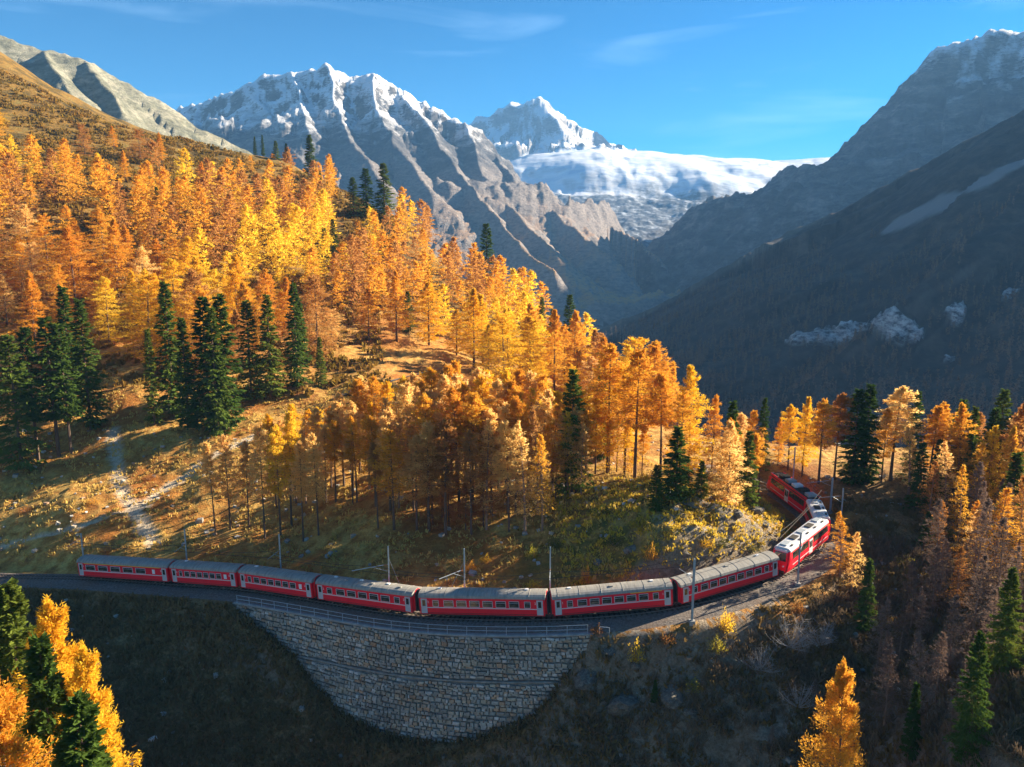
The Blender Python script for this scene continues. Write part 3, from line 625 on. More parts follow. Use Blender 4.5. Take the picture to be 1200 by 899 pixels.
for px, top, d, k, w, lab in [
    (8, 680, 60, 'fspruce', .8, 'green spruce top at the lower picture corner behind the larches'),
    (45, 745, 52, 'fspruce', .7, 'dark spruce between the two near golden larches'),
    (88, 800, 47, 'fspruce', .75, 'nearest dark spruce in front of the big golden larch'),
    (1020, 655, 97, 'spruce', 1.1, 'green spruce on the slope below the curve, half sunlit'),
    (1188, 665, 72, 'fspruce', 1.0, 'large dark spruce cut by the border on the shaded slope'),
    (1150, 740, 66, 'fspruce', .9, 'dark spruce in deep shade in the lower picture corner'),
    (1075, 800, 74, 'spruce', 1.0, 'small dark spruce in deep shade next to the glowing larch')]:
    place(px, top, d, k, 'green', lab, GF, w)
# foreground larches
placeb(768, 797, 850, 'spruce', 'green', 'small yellowish green spruce on the rocks beside the wall', GF, 1.5)
place(72, 706, 56, 'fine', 'golden', 'big golden larch glowing in the lower corner of the view', 'near larches', .95)
place(110, 760, 54, 'fine', 'golden', 'second golden larch leaning on the big one in the corner', 'near larches', .8)
place(0, 800, 46, 'fine', 'orange', 'nearest orange larch cut by the bottom corner', 'near larches', .9)
place(998, 783, 66, 'fine', 'orange', 'lone orange larch lit against the deep shade below the curve', 'near larches', .8)
GL = 'sparse larches right of the curve'
for px, top, b, k, col, w, lab in [
    (990, 603, 705, 'thin', 'orange', 1.5, 'feathery orange larch close beside the last railcar'),
    (1003, 625, 712, 'thin', 'pale', 1.2, 'pale half bare larch beside the feathery orange one'),
    (1128, 643, 735, 'thin', 'rust', 1.2, 'rust coloured larch with orange top in the shaded wood'),
    (1175, 573, 690, 'thin', 'orange', 1.5, 'bushy orange larch at the border above the shaded wood'),
    (1150, 600, 700, 'thin', 'pale', 1.3, 'half bare pinkish larch above the shaded wood'),
    (1085, 690, 760, 'thin', 'bare', 1.1, 'bare brown larch on the shaded slope under the path'),
    (1060, 700, 790, 'thin', 'bare', 1.0, 'thin bare larch beside the green spruce on the slope'),
    (1165, 690, 800, 'thin', 'bare', 1.2, 'bare brown larch in deep shade near the border'),
    (1105, 740, 840, 'thin', 'bare', 1.2, 'leafless larch low in the shaded ravine'), (1040, 740, 830, 'thin', 'bare', 1.0, 'leafless larch behind the glowing one')]:
    placeb(px, top, b, k, col, lab, GL, w)
# larches behind the curve
GV = 'larches along the valley edge behind the curve'
for px, top, b, k, col, w, lab in [
    (715, 405, 560, 'tall', 'orange', 1.2, 'tall orange larch before the dark pine top'), (748, 413, 570, 'tall', 'orange', 1.3, 'pale orange larch standing highest behind the knoll'),
    (735, 430, 560, 'larch', 'golden', 1.0, 'golden larch filling the gap behind the pale orange one'), (778, 440, 570, 'tall', 'orange', 1.2, 'orange larch above the broad knoll spruce'),
    (812, 430, 575, 'larch', 'golden', .9, 'pointed bright golden larch above the knoll'), (800, 462, 575, 'larch', 'orange', .9, 'orange larch at the foot of the pointed golden one'),
    (838, 464, 562, 'larch', 'orange', .8, 'orange larch just behind the end of the far track'), (858, 490, 560, 'larch', 'golden', .9, 'golden larch over the far rails'),
    (880, 483, 560, 'tall', 'orange', 1.2, 'orange larch beside the slim spruce behind the far rails'), (915, 490, 560, 'larch', 'orange', .8, 'small larch behind the far railcar'),
    (928, 476, 566, 'tall', 'golden', 1.2, 'golden larch above the far railcar'), (946, 466, 572, 'larch', 'golden', 1.0, 'rounded golden larch standing highest above the far railcar'),
    (966, 470, 580, 'tall', 'orange', 1.3, 'orange larch beside the rounded golden one'), (985, 462, 570, 'tall', 'rust', 1.2, 'pinkish larch behind the twin spruces'),
    (1053, 454, 574, 'tall', 'pale', 1.5, 'tall pale larch with visible dark trunk behind the curve'), (1040, 480, 572, 'tall', 'orange', 1.1, 'orange larch tucked behind the tall pale one'),
    (1097, 478, 578, 'tall', 'orange', 1.3, 'orange larch between slim spruce and rounded larch'), (1072, 500, 590, 'thin', 'pale', 1.3, 'half bare larch before the slim spruce'),
    (1131, 474, 600, 'larch', 'orange', 1.1, 'rounded orange larch near the border of the wood'), (1115, 520, 625, 'thin', 'pale', 1.3, 'pale half bare larch in front of the rounded orange one'),
    (1095, 540, 630, 'thin', 'rust', 1.2, 'brownish half bare larch over the footpath'), (1155, 520, 620, 'thin', 'orange', 1.3, 'orange thin larch by the blunt spruce'),
    (1188, 500, 620, 'larch', 'orange', 1.0, 'full orange larch close to the border'), (1205, 470, 610, 'larch', 'rust', 1.2, 'rust larch cut by the border'), (1215, 560, 660, 'larch', 'orange', 1.1, 'orange larch cut by the border above the green spruce')]:
    placeb(px, top, b, k, col, lab, GV, w)
# pale larches with long trunks behind the train
GM_ = 'tall larches with bare trunks behind the train'
topline = [(236, 520), (262, 500), (290, 500), (330, 486), (350, 478), (385, 470), (410, 455), (450, 448), (490, 442), (530, 428), (570, 438), (600, 440), (640, 446), (690, 470), (750, 500)]
cnt = 0
for row, (bp, dy, step) in enumerate([(560, -6, 14), (588, 10, 15), (614, 30, 17), (638, 58, 22)]):
    px = 330+row*5
    while px < 760:
        q = px+rnd.uniform(-5, 5); tp = float(np.interp(q, [a[0] for a in topline], [a[1] for a in topline]))+dy+rnd.uniform(-4, 16)
        if row == 0 or (q < 700 and row < 3) or (row == 3 and 390 < q < 655):
            col = rnd.choice(['golden', 'orange', 'pale'] if row == 0 else ['pale', 'pale', 'orange', 'golden'] if row == 1 else ['rust', 'pale', 'pale', 'orange'])
            b = bp+rnd.uniform(-6, 6); b = min(b, 612) if q < 400 else b
            if 640 < q: b = min(b, 592)
            if q < 430: b = min(b, 600)
            word = {'golden': 'golden topped', 'orange': 'orange', 'pale': 'pale straw coloured', 'rust': 'rust brown'}[col]
            pos = 'at the meadow end of the row' if q < 390 else 'behind the first bracket mast' if q < 470 else 'behind the second bracket mast' if q < 570 else 'behind the plain slim mast' if q < 640 else 'near the dark narrow pine' if q < 690 else 'beside the knoll'
            dep = ['back rank', 'second rank', 'third rank', 'front rank'][row]; ww = rnd.uniform(.95, 1.25); form = 'broad ' if ww > 1.15 else 'slim ' if ww < 1.05 else ''
            placeb(q, tp, b, rnd.choice(['tall', 'tall', 'thin']) if row else 'tall', col, f'{form}{word} larch, {dep}, {pos}', GM_, ww); cnt += 1
        px += step*rnd.uniform(.8, 1.2)
for px, top, b, lab in [(245, 520, 640, 'first slender bare larch pole at the meadow edge'), (263, 512, 636, 'second slender bare larch pole by the meadow'), (286, 520, 630, 'slender pole larch with a tiny crown beyond the mast'), (303, 500, 645, 'tall pole larch right behind the third coach'),
                   (322, 500, 640, 'thin pole larch with yellow crown, lower of two'), (335, 485, 628, 'small yellow crowned larch above the footpath end'), (350, 520, 645, 'dark slim larch pole in the open wood'), (368, 510, 640, 'slim larch pole before the rust wood'), (318, 488, 610, 'bright yellow small larch at the meadow edge')]:
    placeb(px, top, b, 'tall', 'golden' if 'yellow' in lab else 'pale', lab, GM_, .8)
for px, top, b, lab in [(525, 545, 625, 'rust orange low larch in front of the pale trunks'), (545, 560, 632, 'small rust larch with branches to the ground'), (505, 520, 622, 'brown larch with dense low branches before the row'), (566, 540, 628, 'deep orange low larch at the foot of the row')]:
    placeb(px, top, b, 'larch', 'rust', lab, GM_, 1.1)
# the hillside wood
HX, HY = [], []
cand = np.stack([rng.uniform(-420, 150, 60000), rng.uniform(150, 560, 60000)], 1)
hz0 = H(cand[:, 0], cand[:, 1], True); cpx, cpy, cdp = project(cand[:, 0], cand[:, 1], hz0)
uplim = np.interp(cpx, [-60, 0, 60, 130, 200, 260, 330, 380, 420], [190, 196, 210, 226, 230, 234, 224, 216, 200])
dens = fbm(cand[:, 0]/45, cand[:, 1]/45, 3)
ok = (cpx > -50) & (cpx < 790) & (cpy > uplim) & (cpy < np.interp(cpx, [0, 120, 130, 170, 180, 300, 390, 400, 520, 600, 800], [470, 440, 400, 400, 440, 440, 418, 400, 408, 462, 510])) & (cdp > 165)
ok &= ~((cpx > 120) & (cpx < 420) & (cpy < 225) & (dens < .1)) & ~((cpx < 120) & (cpy > 225) & (cpy < 330) & (dens < -.2))
ok &= ~((cpx > 392) & (cpx < 470) & (cpy > 212) & (cpy < 290)) & ~((cpx > 345) & (cpx < 385) & (cpy < 235)) & ~((cpx > 622) & (cpx < 685) & (cpy > 395) & (cpy < 440))
got = []
cell = {}
hill = []
for k in np.nonzero(ok)[0]:
    x, y = cand[k]; sp = 7.2+ .009*(y-200)+(4.5 if dens[k] < -.15 else 0)
    ci = (int(x//16), int(y//16)); bad = False
    for a in (-1, 0, 1):
        for b in (-1, 0, 1):
            for (u, v) in cell.get((ci[0]+a, ci[1]+b), ()):
                if (u-x)**2+(v-y)**2 < sp*sp: bad = True; break
    if bad: continue
    cell.setdefault(ci, []).append((x, y)); hill.append((x, y, hz0[k], cpx[k], cpy[k], cdp[k]))
hill.sort(key=lambda q: q[5])
crest = [k for k in np.nonzero((cpx > -20) & (cpx < 340) & (cpy > np.interp(cpx, [0, 130, 240, 340], [128, 172, 190, 203])) & (cpy < uplim) & (cdp > 300))[0]][:4000:160]
for k in crest: hill.insert(0, (cand[k][0], cand[k][1], hz0[k], cpx[k], cpy[k], cdp[k]))
n_larch = sum(1 for o in bpy.data.objects if o.name.startswith('larch_tree'))
print('larches so far', n_larch, 'hill', len(hill))
budget = 258-n_larch
def hill_tree(q):
    x, y, z, px, py, d = q; h = rnd.choice([rnd.uniform(10, 17), rnd.uniform(16, 25), rnd.uniform(17, 25)])*(1.0 if py > 215 else .7); gold = fbm(np.array([x/60]), np.array([y/60+4]), 2)[0]+.35*(px > 430)
    col = 'golden' if gold > .35 else 'orange' if rnd.random() < .62 else 'rust' if rnd.random() < .5 else 'pale'
    return x, y, z, px, py, h, col
rest = []
for k, q in enumerate(hill):
    x, y, z, px, py, h, col = hill_tree(q)
    if k < budget:
        band = 'just under the crest' if py < 225 else 'high on the hillside' if py < 275 else 'half way up the hillside' if py < 335 else 'low on the hillside' if py < 395 else 'at the hillside foot'
        colz = [(70, 'near the picture border'), (140, 'above the bare trunked spruces'), (210, 'above the spruce gap'), (280, 'above the dense spruce clump'), (350, 'above the mixed spruce'), (420, 'below the skyline pine'), (490, 'below the crest trio of conifers'), (560, 'above the road'), (640, 'behind the pale larch row'), (2000, 'on the brink of the shaded valley')]
        zone = band+', '+[n for lim, n in colz if px < lim][0]; ww = rnd.uniform(1.15, 1.65)
        size = 'tall' if h > 21 else 'middling' if h > 18 else 'small'
        form = 'broad ' if ww > 1.48 else 'slender ' if ww < 1.30 else ''
        word = {'golden': 'golden', 'orange': 'orange', 'pale': 'faded', 'rust': 'rust brown'}[col]
        zone = zone; size = size+' '+form.strip() if form else size
        tree(rnd.choice(LARCH), (x, y, z-.3), h, col, f'{size} {word} larch {zone}', 'larches on the left hillside', 'larch_tree', 'tree', ww)
    else: rest.append((x, y, z, h, col))
print('rest', len(rest))
# the remaining far larches of the hill: one mass
if rest:
    lows = []
    for k in range(3):
        c_, t_ = larch_proto(200+k, nb=46, K=20, leaf=.040, base=.12, rad=.25, round_=.6)
        v = np.empty(len(c_.vertices)*3, np.float32); c_.vertices.foreach_get('co', v); lows.append(v.reshape(-1, 3))
    for col in ('golden', 'orange', 'rust'):
        Vs = []
        for (x, y, z, h, cc) in rest:
            cc = 'rust' if cc == 'pale' else cc
            if cc != col: continue
            a = rnd.random()*6.28; R_ = np.array([[math.cos(a), -math.sin(a), 0], [math.sin(a), math.cos(a), 0], [0, 0, 1]]); Vs.append((rnd.choice(lows)*[1.15, 1.15, 1]) @ R_.T*h+np.array([x, y, z]))
        if Vs:
            V = np.vstack(Vs); o = link('distant_larch_wood', mesh_np('distant_larch_wood', V, np.arange(len(V)).reshape(-1, 4), LM[col])); tag(o, f'{col} mass of far larches under the hill crest', 'wood', kind='stuff')
# wood on the shaded slope across the valley
n = 42000; a = np.radians(rng.uniform(-2, 40, n)); r_ = np.exp(rng.uniform(math.log(480), math.log(1450), n)); x = np.sin(a)*r_; y = np.cos(a)*r_; z, ow, bl, ta, mpx = Mh(x, y)
px_, py_, dp_ = project(x, y, z)
keep = (ow == names.index('forested_slope')) & (bl < .3) & (ta < .3) & (fbm(x/120, y/120, 4)+rng.normal(0, .25, n) > np.interp(py_, [150, 260, 330, 420], [1.2, .5, -.1, -.5])) & (px_ < 1290)
idx = np.nonzero(keep)[0][:6500]; x, y, z = x[idx], y[idx], z[idx]; n = len(idx); m = 34
hh = rng.uniform(8, 15, n); t = rng.random((n, m)); az = rng.random((n, m))*6.28; rad = hh[:, None]*.17*(1-t)**.8*rng.random((n, m))**.5
P = np.stack([x[:, None]+rad*np.cos(az), y[:, None]+rad*np.sin(az), z[:, None]+hh[:, None]*(.1+.9*t)], -1).reshape(-1, 3)
D = unit(rng.normal(0, 1, P.shape)+np.array([0, 0, .3])); Wd = unit(np.cross(D, rng.normal(0, 1, P.shape))); V, F = strips(P, D, Wd, rng.uniform(1.1, 2.0, len(P)), rng.uniform(.5, .9, len(P)))
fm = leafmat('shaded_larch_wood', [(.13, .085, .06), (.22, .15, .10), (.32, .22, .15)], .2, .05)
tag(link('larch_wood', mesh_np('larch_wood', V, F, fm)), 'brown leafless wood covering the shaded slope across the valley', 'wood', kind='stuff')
print('far wood', n)

# ------------------------------------------------------------------ road on the hillside
asph = plain('asphalt', (.10, .10, .105), .85, vary=.3, scale=.8)
rp_ = [ground_pt(*p) for p in [(395, 468), (425, 459), (455, 450), (485, 440), (520, 432)]]
V = []
for i, p in enumerate(rp_):
    for k, o in enumerate((-2.6, 2.6)): V.append((p[0]+o*.35, p[1]+o, max(H1(p[0], p[1]), H1(p[0]+o*.35, p[1]+o))+.35))
tag(link('road', mesh_np('road', V, [(2*i, 2*i+2, 2*i+3, 2*i+1) for i in range(len(rp_)-1)], asph)), kind='structure')

# ------------------------------------------------------------------ trackbed, rails, sleepers
gm = Mat('ballast', .95); n1 = gm.noise(3.2, 6, rough=.8); n2 = gm.noise(.25, 4)
c = gm.ramp(n1, [(.3, (.055, .048, .042)), (.5, (.17, .15, .135)), (.68, (.32, .28, .24))]); c = gm.mix(gm.ramp(n2, [(.4, 0), (.65, .45)]), c, (.20, .13, .085)); gm.color(c); gm.bump(n1, .9, .15)
prof = [(-4.2, -.75), (-3.7, -.30), (-1.7, -.22), (-1.2, -.10), (1.2, -.10), (1.8, -.30), (2.9, -.75)]
V = [tuple(tr_at(s, d, z+.012*math.sin(s*3+d*5))) for s in SU for d, z in prof]; npf = len(prof)
i = np.arange(len(SU)*npf).reshape(len(SU), npf); F = np.stack([i[:-1, :-1], i[1:, :-1], i[1:, 1:], i[:-1, 1:]], -1).reshape(-1, 4)
tag(link('trackbed', mesh_np('trackbed', V, F, gm.m, True)), kind='structure')
steel = plain('rail_steel', (.20, .15, .12), .75, .15, .25, 2); wood = plain('sleeper_wood', (.10, .075, .055), .9, vary=.4)
trk = empty('railway_track', tuple(tr_at(SU[-1]/2))); tag(trk, 'single narrow gauge railway track curving round the knoll on gravel', 'track')
off = Vector(trk.location)
for sd_ in (-.5, .5):
    mb = MB(); P = [Vector(tr_at(s, sd_, .0))-off for s in SU[::2]]; mb.tube(P, .075, 4); mb.obj('rail', steel, trk)
mb = MB()
for s in np.arange(1, SU[-1]-1, .68):
    p = Vector(tr_at(s, 0, -.10))-off; t = tr_at(s+.5)-tr_at(s-.5); mb.box(p, (.24, 1.9, .12), 0, Matrix.Rotation(math.atan2(t[1], t[0]), 3, 'Z'))
tag(mb.obj('sleepers', wood, trk), kind='stuff')

# ------------------------------------------------------------------ retaining wall: mortar core, coping, ledge and stones
core = plain('wall_mortar', (.28, .26, .23), .95, vary=.35, scale=1.5); conc = plain('concrete', (.30, .30, .29), .9, vary=.2, scale=1.2)
stm = Mat('wall_stone', .88); oi = stm.n('ShaderNodeObjectInfo').outputs['Random']; stcols = [(0, (.30, .29, .26)), (.16, (.40, .38, .34)), (.38, (.47, .455, .41)), (.56, (.42, .37, .30)), (.70, (.50, .43, .33)), (.82, (.52, .36, .24)), (.88, (.60, .58, .54)), (.96, (.44, .29, .19))]
nn = stm.noise(2.2, 6, stm.objco(), .7)
c = stm.ramp(oi, stcols, 'CONSTANT'); c = stm.mix(.8, c, stm.ramp(stm.noise(.16, 5, None, .6, .8, (1, 1, .45)), [(.32, .62), (.60, 1.1)]), 'MULTIPLY'); c = stm.mix(.7, c, stm.ramp(nn, [(.3, .45), (.7, 1.25)]), 'MULTIPLY'); stm.color(c); stm.bump(nn, .7, .08)
st2 = Mat('wall_stone_small', .88); c = st2.ramp(st2.attr('tone'), stcols, 'CONSTANT'); nn = st2.noise(2.2, 6, None, .7); c = st2.mix(.8, c, st2.ramp(st2.noise(.16, 5, None, .6, .8, (1, 1, .45)), [(.32, .62), (.60, 1.1)]), 'MULTIPLY'); c = st2.mix(.7, c, st2.ramp(nn, [(.3, .45), (.7, 1.25)]), 'MULTIPLY'); st2.color(c); st2.bump(nn, .7, .08)
def wd(h): return WD+BAT*h+(STEP if h > LEDGE else 0)
wall = empty('retaining_wall', tuple(tr_at((WS0+WS1)/2, -WD))); tag(wall, 'tall curved dry stone retaining wall carrying the railway above the dark grass slope', 'wall')
wo_ = Vector(wall.location)
svals = np.linspace(WS0-.5, WS1+.5, 110); hv = [0.0, .5, 2, 4, LEDGE-.01, LEDGE+.01, 7.5, 10, 13, 16]
V = []
for s in svals:
    mh = float(wall_h(s))+1.2
    for h in hv: hh_ = min(h, mh); V.append(Vector(tr_at(s, -(wd(hh_)-.12), -hh_-.42))-wo_)
    V.append(Vector(tr_at(s, -3.3, -mh-.4))-wo_); V.append(Vector(tr_at(s, -3.3, -.42))-wo_)
m_ = len(hv)+2; F = []
for i in range(len(svals)-1):
    for k in range(m_-1): F.append((i*m_+k, i*m_+k+1, (i+1)*m_+k+1, (i+1)*m_+k))
link('core', mesh_np('core', [tuple(v) for v in V], F, core), wall)
def strip(name, d0, d1, z0, z1, s0, s1, mat):
    sv = np.linspace(s0, s1, 70); V = []
    for s in sv:
        for d, z in ((d0, z0), (d1, z0), (d1, z1), (d0, z1)): V.append(tuple(Vector(tr_at(s, -d, z))-wo_))
    F = [(i*4+k, i*4+(k+1) % 4, (i+1)*4+(k+1) % 4, (i+1)*4+k) for i in range(len(sv)-1) for k in range(4)]
    F += [(3, 2, 1, 0), (len(V)-4, len(V)-3, len(V)-2, len(V)-1)]
    return link(name, mesh_np(name, V, F, mat), wall)
strip('coping', WD-.55, WD+.16, -.28, -.50, WS0-.4, WS1+.4, conc)
ls = [s for s in np.linspace(WS0, WS1, 200) if wall_h(s) > LEDGE+.4]
strip('ledge', wd(LEDGE)-.25, wd(LEDGE+.1)+.06, -.42-LEDGE+.05, -.42-LEDGE-.12, min(ls), max(ls), core)
stone_me = []
for k in range(10):
    r = np.random.default_rng(k); bm = bmesh.new(); bmesh.ops.create_cube(bm, size=1)
    for v in bm.verts:
        v.co.x += r.uniform(-.07, .07); v.co.z += r.uniform(-.08, .08)
        if v.co.y < 0: v.co.x *= .88; v.co.z *= .86; v.co.y += r.uniform(-.12, .12)
    me = bpy.data.meshes.new('stone'); bmesh.ops.bevel(bm, geom=[e for e in bm.edges if all(v.co.y < -.2 for v in e.verts)], offset=.09, segments=1, affect='EDGES'); bm.to_mesh(me); bm.free(); me.materials.append(stm.m); stone_me.append(me)
ST_ = []; h = .12; row = 0
while h < 15:
    rh = rnd.uniform(.34, .58); s = WS0+rnd.uniform(0, .6)
    while s < WS1:
        w = rnd.uniform(.32, .9)*(1.3 if rnd.random() < .2 else 1)
        hm = h+rh/2
        if hm < float(wall_h(s+w/2))+.35 and not (abs(hm-LEDGE) < .3):
            p = Vector(tr_at(s+w/2, -(wd(hm)+.02+rnd.uniform(-.06, .13)), -hm-.42+.11*math.sin(s*.9+row*1.7)+rnd.uniform(-.05, .05))); t = tr_at(s+w)-tr_at(s)
            ST_.append((w*rh*rnd.uniform(.9, 1.1), p-wo_, math.atan2(t[1], t[0]), w*rnd.uniform(.9, 1.04)-.03, rh*rnd.uniform(.84, 1.1)-.02, hm))
        s += w
    h += rh; row += 1
ST_.sort(key=lambda q: -q[0]); Vb, Fb, Tb = [], [], []
print('stones', len(ST_))
for k, (a_, p, yaw, w, rh, hm) in enumerate(ST_):
    me = stone_me[k % 10]; M = Matrix.Translation(p) @ Matrix.Rotation(yaw, 4, 'Z') @ Matrix.Rotation(math.atan(BAT)*-1, 4, 'X') @ Matrix.Rotation(rnd.uniform(-.13, .13), 4, 'Y') @ Matrix.Diagonal((w, rnd.uniform(.34, .5), rh, 1))
    if k < 300: o = link('stone', me, wall); o.matrix_local = M
    else:
        o0 = len(Vb); Vb += [tuple(M @ v.co) for v in me.vertices]; Fb += [tuple(i+o0 for i in f.vertices) for f in me.polygons]; Tb += [rnd.random()]*len(me.vertices)
me = bpy.data.meshes.new('small_stones'); me.from_pydata(Vb, [], Fb); me.materials.append(st2.m); set_attr(me, 'tone', Tb); tag(link('small_stones', me, wall), kind='stuff')

# railing along the wall top
galv = plain('galvanised_steel', (.42, .47, .50), .5, .3, .15, 2)
rl = empty('railing', tuple(wo_)); tag(rl, 'thin pale grey steel railing along the top of the stone wall', 'railing')
pm = MB(); pm.tube([(0, 0, -.1), (0, 0, 1.12)], .04, 6); pm.box((0, 0, .02), (.16, .16, .03)); pme = pm.mesh('post', galv)
for s in np.linspace(WS0+.3, WS1-.3, 22): link('post', pme, rl, Vector(tr_at(s, -(WD-.12), -.28))-wo_)
for z in (.55, 1.1):
    mb = MB(); mb.tube([Vector(tr_at(s, -(WD-.12), z-.28))-wo_ for s in np.linspace(WS0+.3, WS1-.3, 60)], .035, 5); mb.obj('rail', galv, rl)
mb = MB(); q = Vector(tr_at(WS1+2.2, -4.3)); q.z = H1(q.x, q.y); mb.tube([(-1.2, .2, 1.0), (0, 0, 1.0), (0, 0, -.4)], .045, 5); mb.tube([(-1.2, .2, 1.0), (-1.2, .2, -.4)], .045, 5)
o = mb.obj('barrier', galv, loc=q); tag(o, 'short pale steel barrier just past the end of the wall', 'barrier')

# ------------------------------------------------------------------ train
def paint(name, c, rough=.42, dirt=.25, coat=.0):
    m = Mat(name, rough); m.p.inputs['Specular IOR Level'].default_value = .25; m.p.inputs['Coat Weight'].default_value = coat; m.p.inputs['Coat Roughness'].default_value = .15
    x = m.n('ShaderNodeSeparateXYZ'); m.l(m.objco(), x.inputs[0]); n = m.noise(.9, 6, m.objco(), sc=(1, 1, 3))
    f = m.math('MULTIPLY', m.ramp(m.math('DIVIDE', x.outputs['Z'], 4.0), [(.15, 1), (.45, .15)]), m.ramp(n, [(.3, .2), (.7, 1)]))
    m.color(m.mix(m.math('MULTIPLY', f, dirt), c, (.12, .07, .05))); m.l(m.ramp(n, [(.3, rough*.8), (.7, rough*1.5)]), m.p.inputs['Roughness']); return m.m
red = paint('red_paint', (.88, .012, .035), dirt=.18); red2 = paint('bright_red_paint', (.80, .02, .04), .35, .1); grey = paint('pale_grey_paint', (.55, .58, .62), .4, .3); silver = paint('silver_line', (.66, .68, .70), .35, .1)
yellow = paint('yellow_line', (.85, .50, .03), .4, 0); dark = plain('underframe', (.05, .045, .04), .8, vary=.4); rubber = plain('bellows_rubber', (.035, .035, .04), .8)
roofm = Mat('coach_roof', .6); n_ = roofm.noise(.8, 6, roofm.objco(), .7, sc=(3, .4, 1)); roofm.color(roofm.ramp(n_, [(.3, (.19, .185, .175)), (.55, (.33, .32, .29)), (.75, (.43, .40, .35))]))
lroof = paint('light_roof', (.62, .64, .66), .25, .15); whitem = paint('white_paint', (.8, .8, .8), .4, .1)
gls = Mat('window_glass', .06); gls.p.inputs['Specular IOR Level'].default_value = .8; gls.color(gls.ramp(gls.noise(1.3, 3, gls.objco()), [(.42, (.018, .020, .022)), (.62, (.10, .085, .06))]))
gls = gls.m
_wm = {}
def window_mesh(w, h):
    if (w, h) not in _wm:
        a = MB().box((0, 0, 0), (w, .05, h)).mesh('window', gls); f = MB()
        for sx in (-1, 1): f.box((sx*(w/2+.015), -.01, 0), (.05, .07, h+.08))
        for sz in (-1, 1): f.box((0, -.012, sz*(h/2+.015)), (w-.02, .066, .05))
        f.box((0, -.012, h*.22), (w-.02, .056, .03)); _wm[(w, h)] = (a, f.mesh('frame', silver))
    return _wm[(w, h)]
def add_window(par, x, side, z, w, h, y=1.345):
    a, f = window_mesh(w, h); o = link('window', a, par, (x, side*-y, z)); o.rotation_euler = (0, 0, 0 if side > 0 else math.pi); link('frame', f, o)
dl = MB().box((0, 0, 0), (.82, .06, 2.02)).mesh('door', grey); dw = MB().box((0, -.02, .42), (.42, .06, .82)).mesh('door_window', gls); dh = MB().box((.3, -.05, -.1), (.05, .06, .35)).mesh('handle', silver)
def add_door(par, x, side, y=1.335):
    d = link('door', dl, par, (x, side*-y, 1.92)); d.rotation_euler = (0, 0, 0 if side > 0 else math.pi); link('door_window', dw, d); link('handle', dh, d)
wheel_me = MB().tube([(0, -.07, 0), (0, .07, 0)], .34, 14).mesh('wheel', steel)
def add_bogie(par, x):
    b = MB(); b.box((0, -.72, .46), (2.3, .12, .22)); b.box((0, .72, .46), (2.3, .12, .22)); b.box((0, 0, .5), (.5, 1.5, .25))
    for q in (-.8, .8): b.box((q, -.8, .40), (.28, .14, .3)); b.box((q, .8, .40), (.28, .14, .3))
    b = b.obj('bogie', dark, par, loc=(x, 0, 0))
    for q in (-.8, .8):
        for y in (-.5, .5): link('wheel', wheel_me, b, (q, y, .34))
def arc_roof(w, z0, z1, n=9): return [(w*math.cos(math.pi*k/(n-1)), z0+(z1-z0)*math.sin(math.pi*k/(n-1))**.8) for k in range(n)]
def frame_at(s0, s1, name, label, group):
    a = Vector(tr_at(s0)); b = Vector(tr_at(s1)); d = b-a; e = empty(name, (a+b)/2+Vector((0, 0, .07))); e.rotation_euler = (0, -math.atan2(d.z, math.hypot(d.x, d.y)), math.atan2(d.y, d.x)); tag(e, label, 'railway coach' if name == 'railway_coach' else 'railcar', group); return e, d.length
_nm = {}
def number_mesh(t):
    if t not in _nm:
        cu = bpy.data.curves.new('class_number', 'FONT'); cu.body = t; cu.size = .42; cu.extrude = .008; cu.align_x = 'CENTER'; o = bpy.data.objects.new('text', cu); COL.objects.link(o)
        bpy.context.view_layer.update(); me = bpy.data.meshes.new_from_object(o.evaluated_get(bpy.context.evaluated_depsgraph_get())); me.materials.clear(); me.materials.append(whitem)
        bpy.data.objects.remove(o); bpy.data.curves.remove(cu); _nm[t] = me
    return _nm[t]
